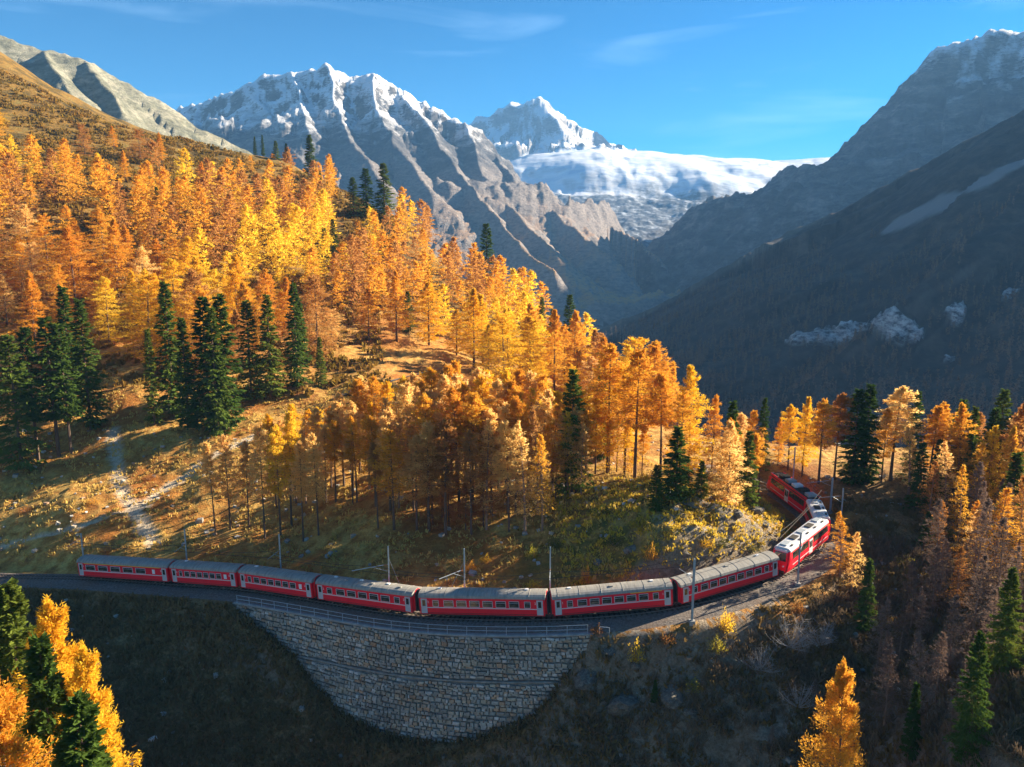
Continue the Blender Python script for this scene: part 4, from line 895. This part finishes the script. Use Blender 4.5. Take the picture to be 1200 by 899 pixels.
def coach(s0, s1, label, nwin, first=None, white_ends=(), vents=3, small=True, text='2'):
    e, Lx = frame_at(s0, s1, 'railway_coach', label, 'red coaches of the train'); L2 = Lx/2-.42
    MB().prism([(-1.34, 1.0), (-1.30, .78), (1.30, .78), (1.34, 1.0), (1.34, 2.6), (1.30, 3.12), (-1.30, 3.12), (-1.34, 2.6)][::-1], -L2, L2).obj('body', red, e)
    mb = MB(); pr = arc_roof(1.38, 3.10, 3.68); mb.prism([(-1.38, 3.04)]+[p for p in reversed(pr)]+[(1.38, 3.04)], -L2-.12, L2+.12)
    r_ = mb.obj('roof', roofm.m, e)
    for k in range(int(Lx/1.4)): 
        x = -L2+.7+k*1.4; q = [(x, p[0]*1.004, p[1]+.012) for p in pr]; MB().tube(q, .022, 4).obj('rib', roofm.m, r_) if k % 2 == 0 else None
    for k in range(vents):
        x = -L2*.7+k*L2*1.4/max(1, vents-1); MB().box((x, .25*(-1)**k, 3.72), (.45, .35, .14)).obj('vent', [whitem, roofm.m][k % 2], r_)
    x0, x1 = -L2+1.35, L2-1.35; ww = (x1-x0)/nwin
    for side in (1, -1):
        MB().box((0, side*-1.345, 1.72), (2*L2-2.0, .03, .11)).obj('stripe', silver, e)
        if first:
            fx0, fx1 = x0+(x1-x0)*first[0], x0+(x1-x0)*first[1]; MB().box(((fx0+fx1)/2, side*-1.325, 2.98), (fx1-fx0, .06, .10)).obj('first_class_line', yellow, e)
        for k in range(nwin):
            x = x0+ww*(k+.5)
            if k in white_ends: o = MB().box((x, side*-1.345, 2.3), (.5, .05, .7)).obj('toilet_window', whitem, e); continue
            nar = small and k in (0, nwin-1); add_window(e, x, side, 2.30, round(ww*.42 if nar else ww*.72, 2), .80)
        for x in (-L2+.62, L2-.62): add_door(e, x, side)
        MB().box((0, side*-1.342, .95), (2*L2-.3, .02, .05)).obj('sill_line', dark, e)
    for sx in (-1, 1):
        g = MB(); out = [(-.82, .85), (-.82, 3.0), (-.6, 3.42), (-.25, 3.62), (.25, 3.62), (.6, 3.42), (.82, 3.0), (.82, .85)]
        g.prism(out, sx*L2, sx*(L2+.20)); g.obj('gangway_frame', red2, e)
        g = MB(); g.prism([(y*.86, z-.06) for y, z in out], sx*(L2+.19), sx*(L2+.40)); g.obj('bellows', rubber, e)
        b = MB(); b.tube([(sx*L2, 0, .72), (sx*(L2+.42), 0, .72)], .09, 8); b.tube([(sx*(L2+.30), -.3, .72), (sx*(L2+.30), .3, .72)], .07, 6); b.obj('coupler', dark, e)
        add_bogie(e, sx*(L2-2.6))
    u = MB(); u.box((0, 0, .68), (2*L2-1, 2.2, .16)); u.box((-1.3, -.7, .52), (1.7, .6, .34)); u.box((1.4, .7, .5), (1.5, .6, .36)); u.box((1.3, -.8, .55), (.9, .4, .3)); u.obj('underframe', dark, e)
    for side in (1,):
        for x in (-L2+1.2, L2-1.2): o = link('class_number', number_mesh(text), e, (x, -1.352, 2.35)); o.rotation_euler = (R(90), 0, 0)
    return e
def s_joint(i):
    p = JW[i]; _, s, _ = tr_near(np.array([p[0]]), np.array([p[1]])); return float(s[0])
sj = [s_joint(i) for i in range(10)]
print('joints', [round(v, 1) for v in sj])
coach(sj[0], sj[1], 'red coach at the tail of the train with yellow line above its five windows', 6, first=(0, 1), white_ends=(5,), vents=0, small=False, text='1')
coach(sj[1], sj[2], 'short red coach, second from the tail, with a white toilet window', 8, white_ends=(7,), vents=2)
coach(sj[2], sj[3], 'short red coach at the start of the stone wall, a mast behind its tail end', 8, white_ends=(7,), vents=2)
coach(sj[3], sj[4], 'red coach with six dark windows and white vents on its roof, above the wall', 7, white_ends=(), vents=6)
coach(sj[4], sj[5], 'red coach at the middle of the wall with eight windows between two red gangways', 8, vents=3)
coach(sj[5], sj[6], 'red coach just past the wall with a short yellow line over its last windows', 8, first=(.68, 1), vents=3, text='1')
coach(sj[6], sj[7]-.2, 'red coach directly behind the modern railcars, sunlit beige roof', 9, vents=3)
def railcar(s0, s1, label, cab=0, equip=False, middle=False):
    e, Lx = frame_at(s0, s1, 'railcar', label, 'modern railcars at the head of the train'); L2 = Lx/2-.2
    side_prof = [(-1.33, .95), (-1.24, .45), (1.24, .45), (1.33, .95), (1.33, 2.2), (1.22, 3.15), (-1.22, 3.15), (-1.33, 2.2)][::-1]
    n = len(side_prof); mb = MB(); rings = []
    xs = [(-L2, 0), (L2, 0)]
    V = []; F = []
    def ring(x, lean, sh):
        return [(x+lean*(z-.45), y*sh, z) for y, z in side_prof]
    R1 = [(-L2, 0, 1)]; R2 = [(L2, 0, 1)]
    if cab < 0: R1 = [(-L2-.0, .42, .80), (-L2+.45, .30, .93), (-L2+1.3, 0, 1)]
    if cab > 0: R2 = [(L2-1.3, 0, 1), (L2-.45, -.30, .93), (L2, -.42, .80)]
    for x, l_, sh in R1+R2: V += ring(x, l_, sh)
    nr = len(R1+R2)
    for i in range(nr-1):
        for k in range(n): F.append((i*n+k, i*n+(k+1) % n, (i+1)*n+(k+1) % n, (i+1)*n+k))
    F += [tuple(range(n-1, -1, -1)), tuple((nr-1)*n+k for k in range(n))]
    MB().add(V, F).obj('body', red, e)
    rx0, rx1 = -L2+(1.5 if cab < 0 else .05), L2-(1.5 if cab > 0 else .05)
    mb = MB(); pr = [(1.25, 3.12), (1.18, 3.38), (.95, 3.55), (.5, 3.6), (-.5, 3.6), (-.95, 3.55), (-1.18, 3.38), (-1.25, 3.12)]; mb.prism(pr, rx0, rx1); r_ = mb.obj('roof', lroof if not equip else dark, e)
    if equip:
        MB().box(((rx0+rx1)/2, 1.15, 3.45), (rx1-rx0, .12, .35)).obj('roof_fairing', red2, r_); MB().box(((rx0+rx1)/2, -1.15, 3.45), (rx1-rx0, .12, .35)).obj('roof_fairing', red2, r_)
        for k in range(5):
            x = rx0+.9+k*(rx1-rx0-1.5)/5; b = MB(); b.box((x, 0, 3.82), (1.2, 1.5, .42)); [b.box((x-.5+.2*j, 0, 4.05), (.06, 1.4, .06)) for j in range(6)]; b.obj('resistor_box', [galv, dark, whitem][k % 3], r_)
        b = MB(); x = rx1-1.6; b.tube([(x-.9, 0, 3.9), (x+.5, 0, 4.7), (x-.5, 0, 5.3)], .04, 5); b.tube([(x-.5, -.7, 5.32), (x-.5, .7, 5.32)], .045, 5)
        for y in (-.4, .4): b.tube([(x-.9, y, 3.75), (x-.9, y, 4.0)], .07, 6)
        b.obj('pantograph', dark, r_)
    else:
        for k in range(5 if not middle else 3):
            m5 = (5 if not middle else 3); x = rx0+(rx1-rx0)*(k+.5)/m5; MB().box((x, .15, 3.68), ((rx1-rx0)/m5*.55, .9, .16)).obj('roof_hatch', [galv, dark][k % 2], r_)
            MB().box((x, -.75, 3.62), (.5, .25, .12)).obj('vent', dark, r_)
    for side in (1, -1):
        bx0, bx1 = -L2+(2.0 if cab < 0 else .5), L2-(2.0 if cab > 0 else .5)
        # dark window band leaning with the side
        nw = max(3, int((bx1-bx0)/1.55)); dr = nw//2
        for k in range(nw):
            w = (bx1-bx0)/nw; x = bx0+w*(k+.5)
            if k == dr and not middle:
                d = MB().box((0, 0, 0), (1.15, .06, 2.15)).obj('door', whitem, e, loc=(x, side*-1.315, 1.75)); MB().box((-.27, side*-.025, .35), (.40, .05, 1.0)).obj('door_window', gls, d); MB().box((.27, side*-.025, .35), (.40, .05, 1.0)).obj('door_window', gls, d); continue
            o = MB().box((0, 0, 0), (w-.06, .05, .95)).obj('window', gls, e, loc=(x, side*-1.295, 2.45)); o.rotation_euler = (R(-6.5)*-side*-1, 0, 0)
        MB().box(((bx0+bx1)/2, side*-1.335, 1.15), (bx1-bx0, .03, .10)).obj('stripe', silver, e)
    if cab:
        # windscreen on the raked nose
        x = cab*L2; b = MB(); sg = cab
        b.add([(x-sg*.62+sg*.06, -.88, 1.95), (x-sg*.62+sg*.06, .88, 1.95), (x-sg*1.13+sg*.10, .80, 3.02), (x-sg*1.13+sg*.10, -.80, 3.02), (x-sg*.80, -.88, 1.95), (x-sg*.80, .88, 1.95), (x-sg*1.3, .80, 3.02), (x-sg*1.3, -.80, 3.02)], [(0, 1, 2, 3), (4, 5, 6, 7), (0, 1, 5, 4), (2, 3, 7, 6), (0, 3, 7, 4), (1, 2, 6, 5)]); b.obj('windscreen', gls, e)
        b = MB(); b.prism([(-.95, 3.10), (-.8, 3.42), (.8, 3.42), (.95, 3.10)], x-sg*1.55, x-sg*1.05); b.obj('nose_cap', lroof, e)
        for y in (-.72, .72): o = MB().tube([(x-sg*.35, y, 1.35), (x-sg*.20, y, 1.35)], .12, 10).obj('headlight', whitem, e)
        b = MB(); b.box((x-sg*.05, 0, .62), (.5, 1.9, .28)); b.obj('snow_plough', dark, e)
    for sx in (-1, 1): add_bogie(e, sx*(L2-(2.4 if not middle else 1.6)))
    MB().box((0, 0, .5), (2*L2-1.2, 2.1, .3)).obj('underframe', dark, e)
    if cab >= 0: MB().box((-L2-.08, 0, 2.0), (.2, 1.7, 2.5)).obj('bellows', rubber, e)
    if cab <= 0: MB().box((L2+.08, 0, 2.0), (.2, 1.7, 2.5)).obj('bellows', rubber, e)
    return e
s0 = sj[7]+.3; tot = sj[9]-s0
railcar(s0, s0+tot*.42, 'modern red railcar with raked cab nose and sunlit pale roof, coupled to the coaches', cab=-1)
railcar(s0+tot*.42, s0+tot*.63, 'short red middle railcar with white and grey roof panels in the sharpest bend', middle=True)
railcar(s0+tot*.63, sj[9]+.6, 'leading red railcar with pantograph and crowded dark roof, farthest up the line', cab=1, equip=True)

# ------------------------------------------------------------------ catenary masts
insul = plain('insulator', (.35, .16, .08), .3)
tips = []
def mast(s, d, top_py, label, arm=None, stay=None, big=False):
    p = Vector(tr_at(s, d)); p.z = min(H1(p.x, p.y), p.z-.2); e = empty('catenary_mast', p); tag(e, label, 'mast', 'catenary masts along the line')
    # height from the point of the photograph where its top shows
    zz = np.arange(3, 14, .05); _, py, _ = project(p.x, p.y, p.z+zz); h = float(zz[int(np.argmin(np.abs(py-top_py)))]); w = .26 if big else .18
    b = MB(); b.box((0, -w/2+.02, h/2-.2), (w, .035, h+.4)); b.box((0, w/2-.02, h/2-.2), (w, .035, h+.4)); b.box((0, 0, h/2-.2), (.03, w-.05, h+.4)); b.obj('post', galv, e)
    MB().box((0, 0, .05), (.7, .7, .7)).obj('footing', conc, e)
    c = Vector(tr_at(s, 0, 5.6))-p if arm is None else Vector(arm); z = min(h-.5, 5.9)
    if arm is not False:
        b = MB(); b.tube([(0, 0, z+.1), (c.x, c.y, z-.35)], .05 if arm else .035, 6); b.tube([(0, 0, z-1.0), (c.x*.45, c.y*.45, z-.12)], .03, 5); br = b.obj('bracket', galv, e)
        MB().tube([(c.x*.04, c.y*.04, z+.05), (c.x*.14, c.y*.14, z+.02)], .09, 8).obj('insulator', insul, br); tips.append((s, Vector(tr_at(s, 0, 5.4))))
    if stay:
        MB().tube([(0, 0, h*.8), tuple(stay)], .02, 4).obj('stay_wire', galv, e)
    return e
mast(s_of(80), 3.0, 625, 'mast behind the track left of the last coach')
mast(s_of(209), 2.6, 620, 'mast rising behind the red gangway of the last two coaches')
mast(s_of(313), 2.6, 626, 'mast behind the third coach from the tail')
mast(s_of(443), 2.7, 640, 'mast with a long pale bracket arm pointing toward the meadow and a slack stay', arm=(-4.9, -1.3, 0), stay=(2.2, .5, .6))
mast(s_of(537), 2.7, 643, 'mast with a slanting bracket and thin stays above the middle coach', arm=(-3.2, -2.2, 0), stay=(-2.8, .4, 1.2))
mast(s_of(642), 2.6, 641, 'plain slim mast beside the gangway at the end of the wall')
mast(s_of(793), -4.1, 655, 'stout grey mast on a concrete footing in front of the train', big=True)
mast(s_of(909), -3.2, 626, 'mast in front of the coupling between last coach and railcar', arm=(2.5, 3.5, 0))
def s_arc(i, k): return sj[i]+(sj[i+1]-sj[i])*k
mast(s_arc(8, .10), -3.2, 572, 'mast outside the sharpest part of the bend by the feathery larch')
mast(s_arc(8, .45), -4.4, 560, 'tall mast behind the bend in front of the twin spruces', big=True)
mast(s_arc(8, .95), -3.4, 524, 'mast beside the nose of the leading railcar'); mast(min(SU[-1]-2, sj[9]+11), -3, 513, 'farthest mast standing over the empty far track')
tips.sort(key=lambda t: t[0]); mb = MB(); mb.tube([p for _, p in tips], .035, 4); tag(mb.obj('contact_wire', dark), 'thin dark overhead wire following the railway line', 'wire')
mb = MB(); P = []
for (sa, a), (sb, b) in zip(tips[:-1], tips[1:]):
    for k in range(9):
        t = k/8; P.append(a.lerp(b, t)+Vector((0, 0, 1.0-2.4*t*(1-t))))
        if 0 < k < 8 and k % 2 == 0: mb.tube([P[-1], a.lerp(b, t)], .02, 3)
mb.tube(P, .03, 4); tag(mb.obj('carrier_wire', dark), 'sagging carrier cable above the overhead wire with short droppers', 'wire')

# ------------------------------------------------------------------ boulders, shrubs, ground cover
bould = Mat('boulder', .92); nn = bould.noise(2.4, 8, bould.pos(), .75, .6); bould.color(bould.ramp(nn, [(.3, (.07, .065, .055)), (.5, (.19, .175, .15)), (.7, (.36, .33, .27))])); bould.bump(nn, 1.0, .5)
def boulder_mesh(seed):
    r = np.random.default_rng(seed); bm = bmesh.new(); bmesh.ops.create_icosphere(bm, subdivisions=3, radius=.5)
    pl = [(unit(r.normal(0, 1, (1, 3)))[0], r.uniform(.24, .42)) for _ in range(11)]
    for v in bm.verts:
        c = np.array(v.co)
        for n, d in pl:
            q = c @ n
            if q > d: c = c-n*(q-d)*.9
        v.co = Vector(c+.02*r.normal(0, 1, 3))
    me = bpy.data.meshes.new('boulder'); bm.to_mesh(me); bm.free(); me.materials.append(bould.m); return me
BM_ = [boulder_mesh(k) for k in range(5)]
for px, py, sz, lab in [(850, 597, 3.2, 'pale slab at the upper rim of the knoll'), (868, 588, 3.0, 'sunlit boulder at the far side of the knoll'), (882, 606, 3.4, 'broad pale rock low on the knoll facing the railcars'), (862, 612, 2.6, 'angular rock in the middle of the knoll face'),
                        (840, 628, 2.4, 'grey boulder among shrubs on the near side of the knoll'), (893, 622, 2.2, 'pale rock at the foot of the knoll beside the track'), (818, 612, 2.0, 'rounded rock under the low spruces of the knoll'), (740, 645, 2.6, 'flat rock on the bank above the train'),
                        (802, 660, 1.8, 'small rock just above the coach roof on the bank'), (700, 660, 1.8, 'small grey rock on the shaded bank'), (690, 800, 4.5, 'big grey outcrop beside the right foot of the wall'), (725, 830, 5.0, 'largest shaded rock below the yellow bushes'),
                        (790, 835, 3.6, 'shaded crag by the yellowish green spruce'), (712, 765, 2.2, 'sunlit brown rock just below the end of the wall'), (745, 785, 2.0, 'small rock under the yellow bush'), (810, 845, 2.4, 'pale bluish rock low in the shade'), (520, 885, 1.0, 'small stone lying below the wall foot'),
                        (272, 815, .9, 'small pale stone on the dark grass slope'), (205, 860, 1.0, 'grey stone low on the dark grass slope')]:
    p = ground_pt(px, py); o = link('boulder', rnd.choice(BM_), None, (p[0], p[1], H1(p[0], p[1])-sz*.06)); o.scale = (sz, sz*rnd.uniform(.7, .9), sz*rnd.uniform(.5, .75)); o.rotation_euler = (rnd.uniform(-.3, .3), rnd.uniform(-.3, .3), rnd.random()*6); tag(o, lab, 'rock')
def shrub_mesh(seed, n=700, leaf=.075, bare=False):
    r = np.random.default_rng(seed); d = unit(r.normal(0, 1, (n, 3))); d[:, 2] = np.abs(d[:, 2]); rr = (r.random(n)**.4)*.5*(1+.25*np.sin(d[:, 0]*7+seed)+.2*np.sin(d[:, 1]*9)); P = d*rr[:, None]; P[:, 2] *= 1.5
    D = unit(d+r.normal(0, .5, (n, 3))+[0, 0, .4]); Wd = unit(np.cross(D, r.normal(0, 1, (n, 3))))
    V, F = strips(P, D, Wd, leaf*(.6+.8*r.random(n)), leaf*.4*np.ones(n)); return mesh_np('foliage', V, F, LM['orange'])
SH = [shrub_mesh(k) for k in range(4)]
LM['yellow_green'] = leafmat('yellow_green_leaves', [(.22, .24, .03), (.38, .34, .04), (.55, .42, .05)])
LM['olive'] = leafmat('olive_leaves', [(.05, .075, .015), (.10, .12, .02), (.17, .16, .03)], .25)
def shrub(px, py, w, h, col, lab, cat='shrub'):
    p = ground_pt(px, py); e = empty('shrub', (p[0], p[1], H1(p[0], p[1])-.1)); e.scale = (w, w, h); tag(e, lab, cat, 'shrubs near the line')
    o = link('foliage', rnd.choice(SH), e); o.material_slots[0].link = 'OBJECT'; o.material_slots[0].material = LM[col]
    b = MB(); [b.tube([(0, 0, -.1), (.3*math.cos(a), .3*math.sin(a), .55)], [.03, .008], 4, cap=False) for a in (0, 1.3, 2.5, 3.9, 5.1)]; b.obj('stem', twig, e)
for a in [(687, 682, 1.6, 2.6, 'orange', 'glowing little orange larch bush behind the coach past the wall'), (763, 664, 1.6, 2.6, 'orange', 'small orange bush on the bank below the broad spruce'), (624, 655, 1.6, 2.4, 'yellow_green', 'yellowish green sapling on the shaded bank'),
          (552, 668, 2.2, 1.6, 'orange', 'low orange bush in the sunlit streak behind the coach'), (570, 660, 1.8, 1.4, 'golden', 'low golden bush at the end of the sunlit streak'), (625, 688, 2.4, 1.2, 'golden', 'golden bush right behind the train near the plain mast'),
          (653, 640, 2.5, 1.3, 'olive', 'low green bush on the dark bank behind the train'), (745, 778, 1.8, 3.2, 'golden', 'upright yellow bush below the stout mast'), (850, 742, 2.2, 3.4, 'golden', 'upright yellow bush at the shade edge under the track'), (838, 770, 2.2, 2.2, 'yellow_green', 'dull yellow bush in the shade below the upright one'),
          (765, 700, 2.2, 1.2, 'olive', 'low green bush beside the stout mast'), (880, 652, 3, 1.4, 'olive', 'dark green juniper at the foot of the knoll'), (845, 645, 3, 1.4, 'olive', 'green juniper above the coach on the knoll'), (860, 575, 3, 1.4, 'yellow_green', 'yellow green bush on top of the knoll'),
          (893, 590, 2.5, 1.1, 'golden', 'bright yellow heath patch on the knoll facing the curve'), (905, 608, 2.5, 1, 'golden', 'yellow heath bush near the track inside the curve'), (825, 650, 2.6, 1.3, 'golden', 'golden heath bush over the middle of the long coach roof'), (720, 640, 3.2, 1.6, 'olive', 'wide green juniper on the bank'),
          (750, 625, 3.2, 1.8, 'yellow_green', 'light green bush on the shaded bank'), (705, 605, 3.6, 1.8, 'olive', 'dark juniper mat between trunks behind the train'), (812, 812, 2.4, 1.6, 'yellow_green', 'olive bush at the shaded rocks'), (700, 745, 2.0, 1.3, 'rust', 'brown bush at the end of the railing'),
          (780, 755, 2.2, 1.2, 'rust', 'brown heath bush below the footing of the stout mast'), (935, 720, 2.4, 1.3, 'rust', 'brown bush on the grass bank below the railcar'), (125, 650, 3, 1.5, 'rust', 'brown bush on the bank above the last coach'), (175, 560, 3.2, 1.6, 'rust', 'russet bush beside the footpath on the meadow'), (30, 600, 3, 1.5, 'rust', 'russet bush at the meadow edge near the picture border'),
          (110, 590, 2.6, 1.2, 'orange', 'orange bush on the open meadow'), (1110, 632, 4, 2, 'olive', 'dark green bush beyond the footpath'), (1062, 660, 3, 1.2, 'yellow_green', 'light bush at the bend of the footpath')]: shrub(*a)
# leafless grey bush on the slope below the curve
def bare_bush(px, py, size, lab):
    p = ground_pt(px, py); b = MB(); r = rnd
    for k in range(26):
        a = r.random()*6.28; e_ = r.uniform(.25, 1.35); L_ = size*r.uniform(.6, 1.0); q = Vector((math.cos(a)*math.cos(e_), math.sin(a)*math.cos(e_), math.sin(e_))); m = q*L_*.5; t_ = q*L_+Vector((0, 0, L_*.12))
        b.tube([(0, 0, 0), m, t_], [.05, .03, .01], 4, cap=False)
        for j in range(9):
            s_ = q*L_*r.uniform(.3, .95); v = Vector((r.gauss(0, 1), r.gauss(0, 1), r.gauss(.4, .8))).normalized()*size*.28; b.tube([s_, s_+v*.6, s_+v+Vector((0, 0, .1))], [.02, .012, .006], 3, cap=False)
    o = b.obj('bare_bush', plain('grey_twigs', (.30, .28, .27), .9), loc=(p[0], p[1], H1(p[0], p[1]))); tag(o, lab, 'bush')
bare_bush(925, 775, 5.0, 'large leafless grey bush on the slope below the railcar'); bare_bush(890, 800, 3.6, 'smaller leafless grey bush lower on the same slope'); bare_bush(960, 770, 3.6, 'leafless grey bush next to the green spruce'); bare_bush(935, 840, 4.0, 'dim leafless bush low in the ravine')
# ground cover: grass tufts, heath
def cover(name, n, box, cond, col, hgt, wdt, per=4):
    x = rng.uniform(box[0], box[1], n); y = rng.uniform(box[2], box[3], n); d, s_, _ = tr_near(x, y); k = cond(x, y, d) & (np.abs(d) > 4.6); x, y = x[k], y[k]; z = H(x, y); n = len(x)
    P = np.repeat(np.stack([x, y, z-.05], 1), per, 0)+rng.normal(0, .22, (n*per, 3))*[1, 1, .1]; D = unit(rng.normal(0, .5, P.shape)+[0, 0, 1]); Wd = unit(np.cross(D, rng.normal(0, 1, P.shape)))
    sc = np.repeat(rng.uniform(.5, 1.5, n), per); V, F = strips(P, D, Wd, hgt*sc, wdt*sc); o = link(name, mesh_np(name, V, F, col)); tag(o, kind='stuff'); return o
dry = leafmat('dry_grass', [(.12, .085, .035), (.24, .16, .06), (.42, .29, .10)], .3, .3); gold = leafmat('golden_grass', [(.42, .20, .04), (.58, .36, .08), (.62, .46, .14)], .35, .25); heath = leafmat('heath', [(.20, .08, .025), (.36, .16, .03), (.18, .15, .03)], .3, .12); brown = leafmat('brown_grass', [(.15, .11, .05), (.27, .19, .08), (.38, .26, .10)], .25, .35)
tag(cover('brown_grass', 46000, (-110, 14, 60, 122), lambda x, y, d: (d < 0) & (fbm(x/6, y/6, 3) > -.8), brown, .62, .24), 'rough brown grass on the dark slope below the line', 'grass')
tag(cover('golden_grass', 30000, (-130, 60, 88, 190), lambda x, y, d: (d > 0) & (fbm(x/5, y/5, 3) > -.1), gold, .42, .20), 'golden autumn grass on the meadow behind the train', 'grass')
tag(cover('hill_heath', 44000, (-330, 60, 180, 460), lambda x, y, d: (d > 0) & (fbm(x/13, y/13, 3) > -.3), heath, 1.1, .7, 5), 'rusty heath and low juniper on the wooded hillside', 'heath')
tag(cover('dry_grass', 22000, (5, 75, 60, 125), lambda x, y, d: (d < 0) & (fbm(x/4+7, y/4, 3) > -.2), dry, .5, .24), 'dry grass and weeds on the slope below the curve', 'grass')

GB = 'leafless larches in the shaded ravine'
for k, (px, top, b, lab) in enumerate([(1045, 760, 870, 'bare dark larch low beside the glowing one'), (1085, 745, 850, 'slim leafless larch in the ravine under the path'), (1120, 700, 800, 'grey leafless larch between the rust larches'), (1140, 770, 890, 'leafless larch before the corner spruce'), (1075, 660, 745, 'bare larch at the top of the shaded slope'), (1035, 700, 790, 'thin leafless larch directly behind the green spruce'),
        (1190, 640, 740, 'leafless larch at the border between spruces'), (1150, 650, 770, 'tall grey larch without needles near the border'), (960, 800, 880, 'small leafless larch left of the glowing one'), (905, 850, 899, 'short bare larch at the bottom of the ravine'), (1100, 640, 730, 'pinkish bare larch just past the path bend'), (1065, 850, 899, 'bare larch at the very bottom near the glowing one'), (1120, 830, 899, 'dim bare larch at the bottom by the corner spruce')]):
    placeb(px, top, b, 'thin', 'bare', lab, GB, 1.2)
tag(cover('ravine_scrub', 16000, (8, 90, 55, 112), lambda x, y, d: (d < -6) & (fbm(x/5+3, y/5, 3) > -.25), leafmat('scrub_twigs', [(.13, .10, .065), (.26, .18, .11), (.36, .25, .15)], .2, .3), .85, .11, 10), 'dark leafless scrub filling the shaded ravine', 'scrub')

LIT = [tr_at(sj[7]+5, 0, 2.5), tr_at(sj[7]+13, 0, 2.5), tr_at((sj[6]+sj[7])/2, 0, 2.5), tr_at(sj[5]*.3+sj[6]*.7, 0, 2.5), ground_pt(870, 600), ground_pt(890, 620), ground_pt(850, 625), ground_pt(900, 705), ground_pt(950, 695)]
SH_ = np.array(SV)/math.hypot(SV.x, SV.y)
def shades(x, y, z, h, w):
    for P in LIT:
        t = (x-P[0])*SH_[0]+(y-P[1])*SH_[1]; lat = abs((x-P[0])*SH_[1]-(y-P[1])*SH_[0])
        if 2 < t and lat < w+1.2 and P[2]+t*SH_[2] < z+h*.95: return True
    return False
taken = [(t[0][0], t[0][1]) for t in TREES]; added = 0; tries = 0
while added < 46 and tries < 6000:
    tries += 1; px = rnd.uniform(850, 1235); low = rnd.random() > .78; b = rnd.uniform(605, 720) if low else rnd.uniform(556, 604)
    if (low and px < 1085) or (not low and (abs(px-1014) < 30 or abs(px-1053) < 17)): continue
    p = ground_pt(px, b); h = rnd.uniform(9, 14) if low else rnd.uniform(11, 17.5)
    if min((p[0]-u)**2+(p[1]-v)**2 for u, v in taken) < 3.6**2 or abs(float(tr_near(np.array([p[0]]), np.array([p[1]]))[0][0])) < 6.5: continue
    if low and 625 < b < 665 and px < 1120: continue
    if shades(p[0], p[1], p[2], h, h*.11): continue
    side = 'over the end of the far track' if px < 905 else 'behind the leading railcar' if px < 960 else 'around the twin spruces' if px < 1040 else 'near the tall pale larch' if px < 1100 else 'near the rounded larch' if px < 1160 else 'at the picture border'
    where = 'on the shaded bank past the footpath' if low else 'in the valley edge wood, back' if b < 575 else 'in the valley edge wood, front'
    if not low and rnd.random() < .27:
        tree(rnd.choice(SPR), (p[0], p[1], p[2]-.3), h, 'green', f'small green spruce {where}, {side}', 'small spruces of the valley edge wood', 'spruce_tree', 'tree', 1.1)
    else:
        col = rnd.choice(['rust', 'bare', 'orange', 'bare'] if low else ['orange', 'orange', 'golden', 'rust', 'pale']); word = {'golden': 'golden', 'orange': 'orange', 'pale': 'pale straw', 'rust': 'rust brown', 'bare': 'leafless brown'}[col]; ww = rnd.uniform(.9, 1.25)
        tree(rnd.choice(THIN if low else LARCH if rnd.random() < .4 else TALL), (p[0], p[1], p[2]-.3), h, col, f"{'broad ' if ww > 1.1 else 'slim '}{word} larch {where}, {side}".replace('in the valley edge wood, ', 'of the edge wood, '), 'larches of the valley edge wood', 'larch_tree', 'tree', ww)
    taken.append((p[0], p[1])); added += 1
# dark conifers scattered through the hillside wood
ns = 0
for q in hill[::19]:
    x, y, z, px, py, d = q
    if ns >= 22 or px < 0: continue
    h = rnd.uniform(13, 19); row_ = 'high in' if py < 275 else 'midway in' if py < 350 else 'low in'; cz_ = 'near the border' if px < 120 else 'above the meadow spruces' if px < 300 else 'under the skyline pine' if px < 430 else 'above the road' if px < 570 else 'on the valley flank'
    tree(rnd.choice(SPR), (x+3, y-3, H1(x+3, y-3)-.3), h, 'green', f'small green spruce {row_} the larch wood, {cz_}', GH, 'spruce_tree', 'tree', 1.25); ns += 1
# small stones lying on bank, meadow and slope
Vb, Fb, Tb = [], [], []
for k in range(900):
    x, y = rng.uniform(-120, 75), rng.uniform(75, 165); dq, _, _ = tr_near(np.array([x]), np.array([y]))
    if abs(dq[0]) < 5 or (dq[0] < 0 and dq[0] > -9 and -45 < x < 15): continue
    sz = rng.uniform(.25, .9)*(1.6 if rng.random() < .1 else 1); M = Matrix.Translation((x, y, H1(x, y)+sz*.12)) @ Matrix.Rotation(rng.uniform(0, 6), 4, 'Z') @ Matrix.Rotation(rng.uniform(-.5, .5), 4, 'X') @ Matrix.Diagonal((sz, sz*.8, sz*.6, 1)); me = stone_me[k % 10]
    o0 = len(Vb); Vb += [tuple(M @ v.co) for v in me.vertices]; Fb += [tuple(i+o0 for i in f.vertices) for f in me.polygons]; Tb += [rnd.random()]*len(me.vertices)
me = bpy.data.meshes.new('scattered_stones'); me.from_pydata(Vb, [], Fb); me.materials.append(st2.m); set_attr(me, 'tone', Tb); tag(link('scattered_stones', me), 'small grey stones scattered over meadow and banks', 'stones', kind='stuff')
print('added', added)
kg = leafmat('knoll_grass', [(.32, .27, .04), (.55, .42, .05), (.66, .46, .06)], .4, .3)
tag(cover('knoll_grass', 5200, (KN[0]-24, KN[0]+16, KN[1]-14, KN[1]+16), lambda x, y, d: (d > 0) & (fbm(x/3, y/3, 3) > -.2), kg, .40, .22), 'yellow green grass and moss on the rocky knoll', 'grass')
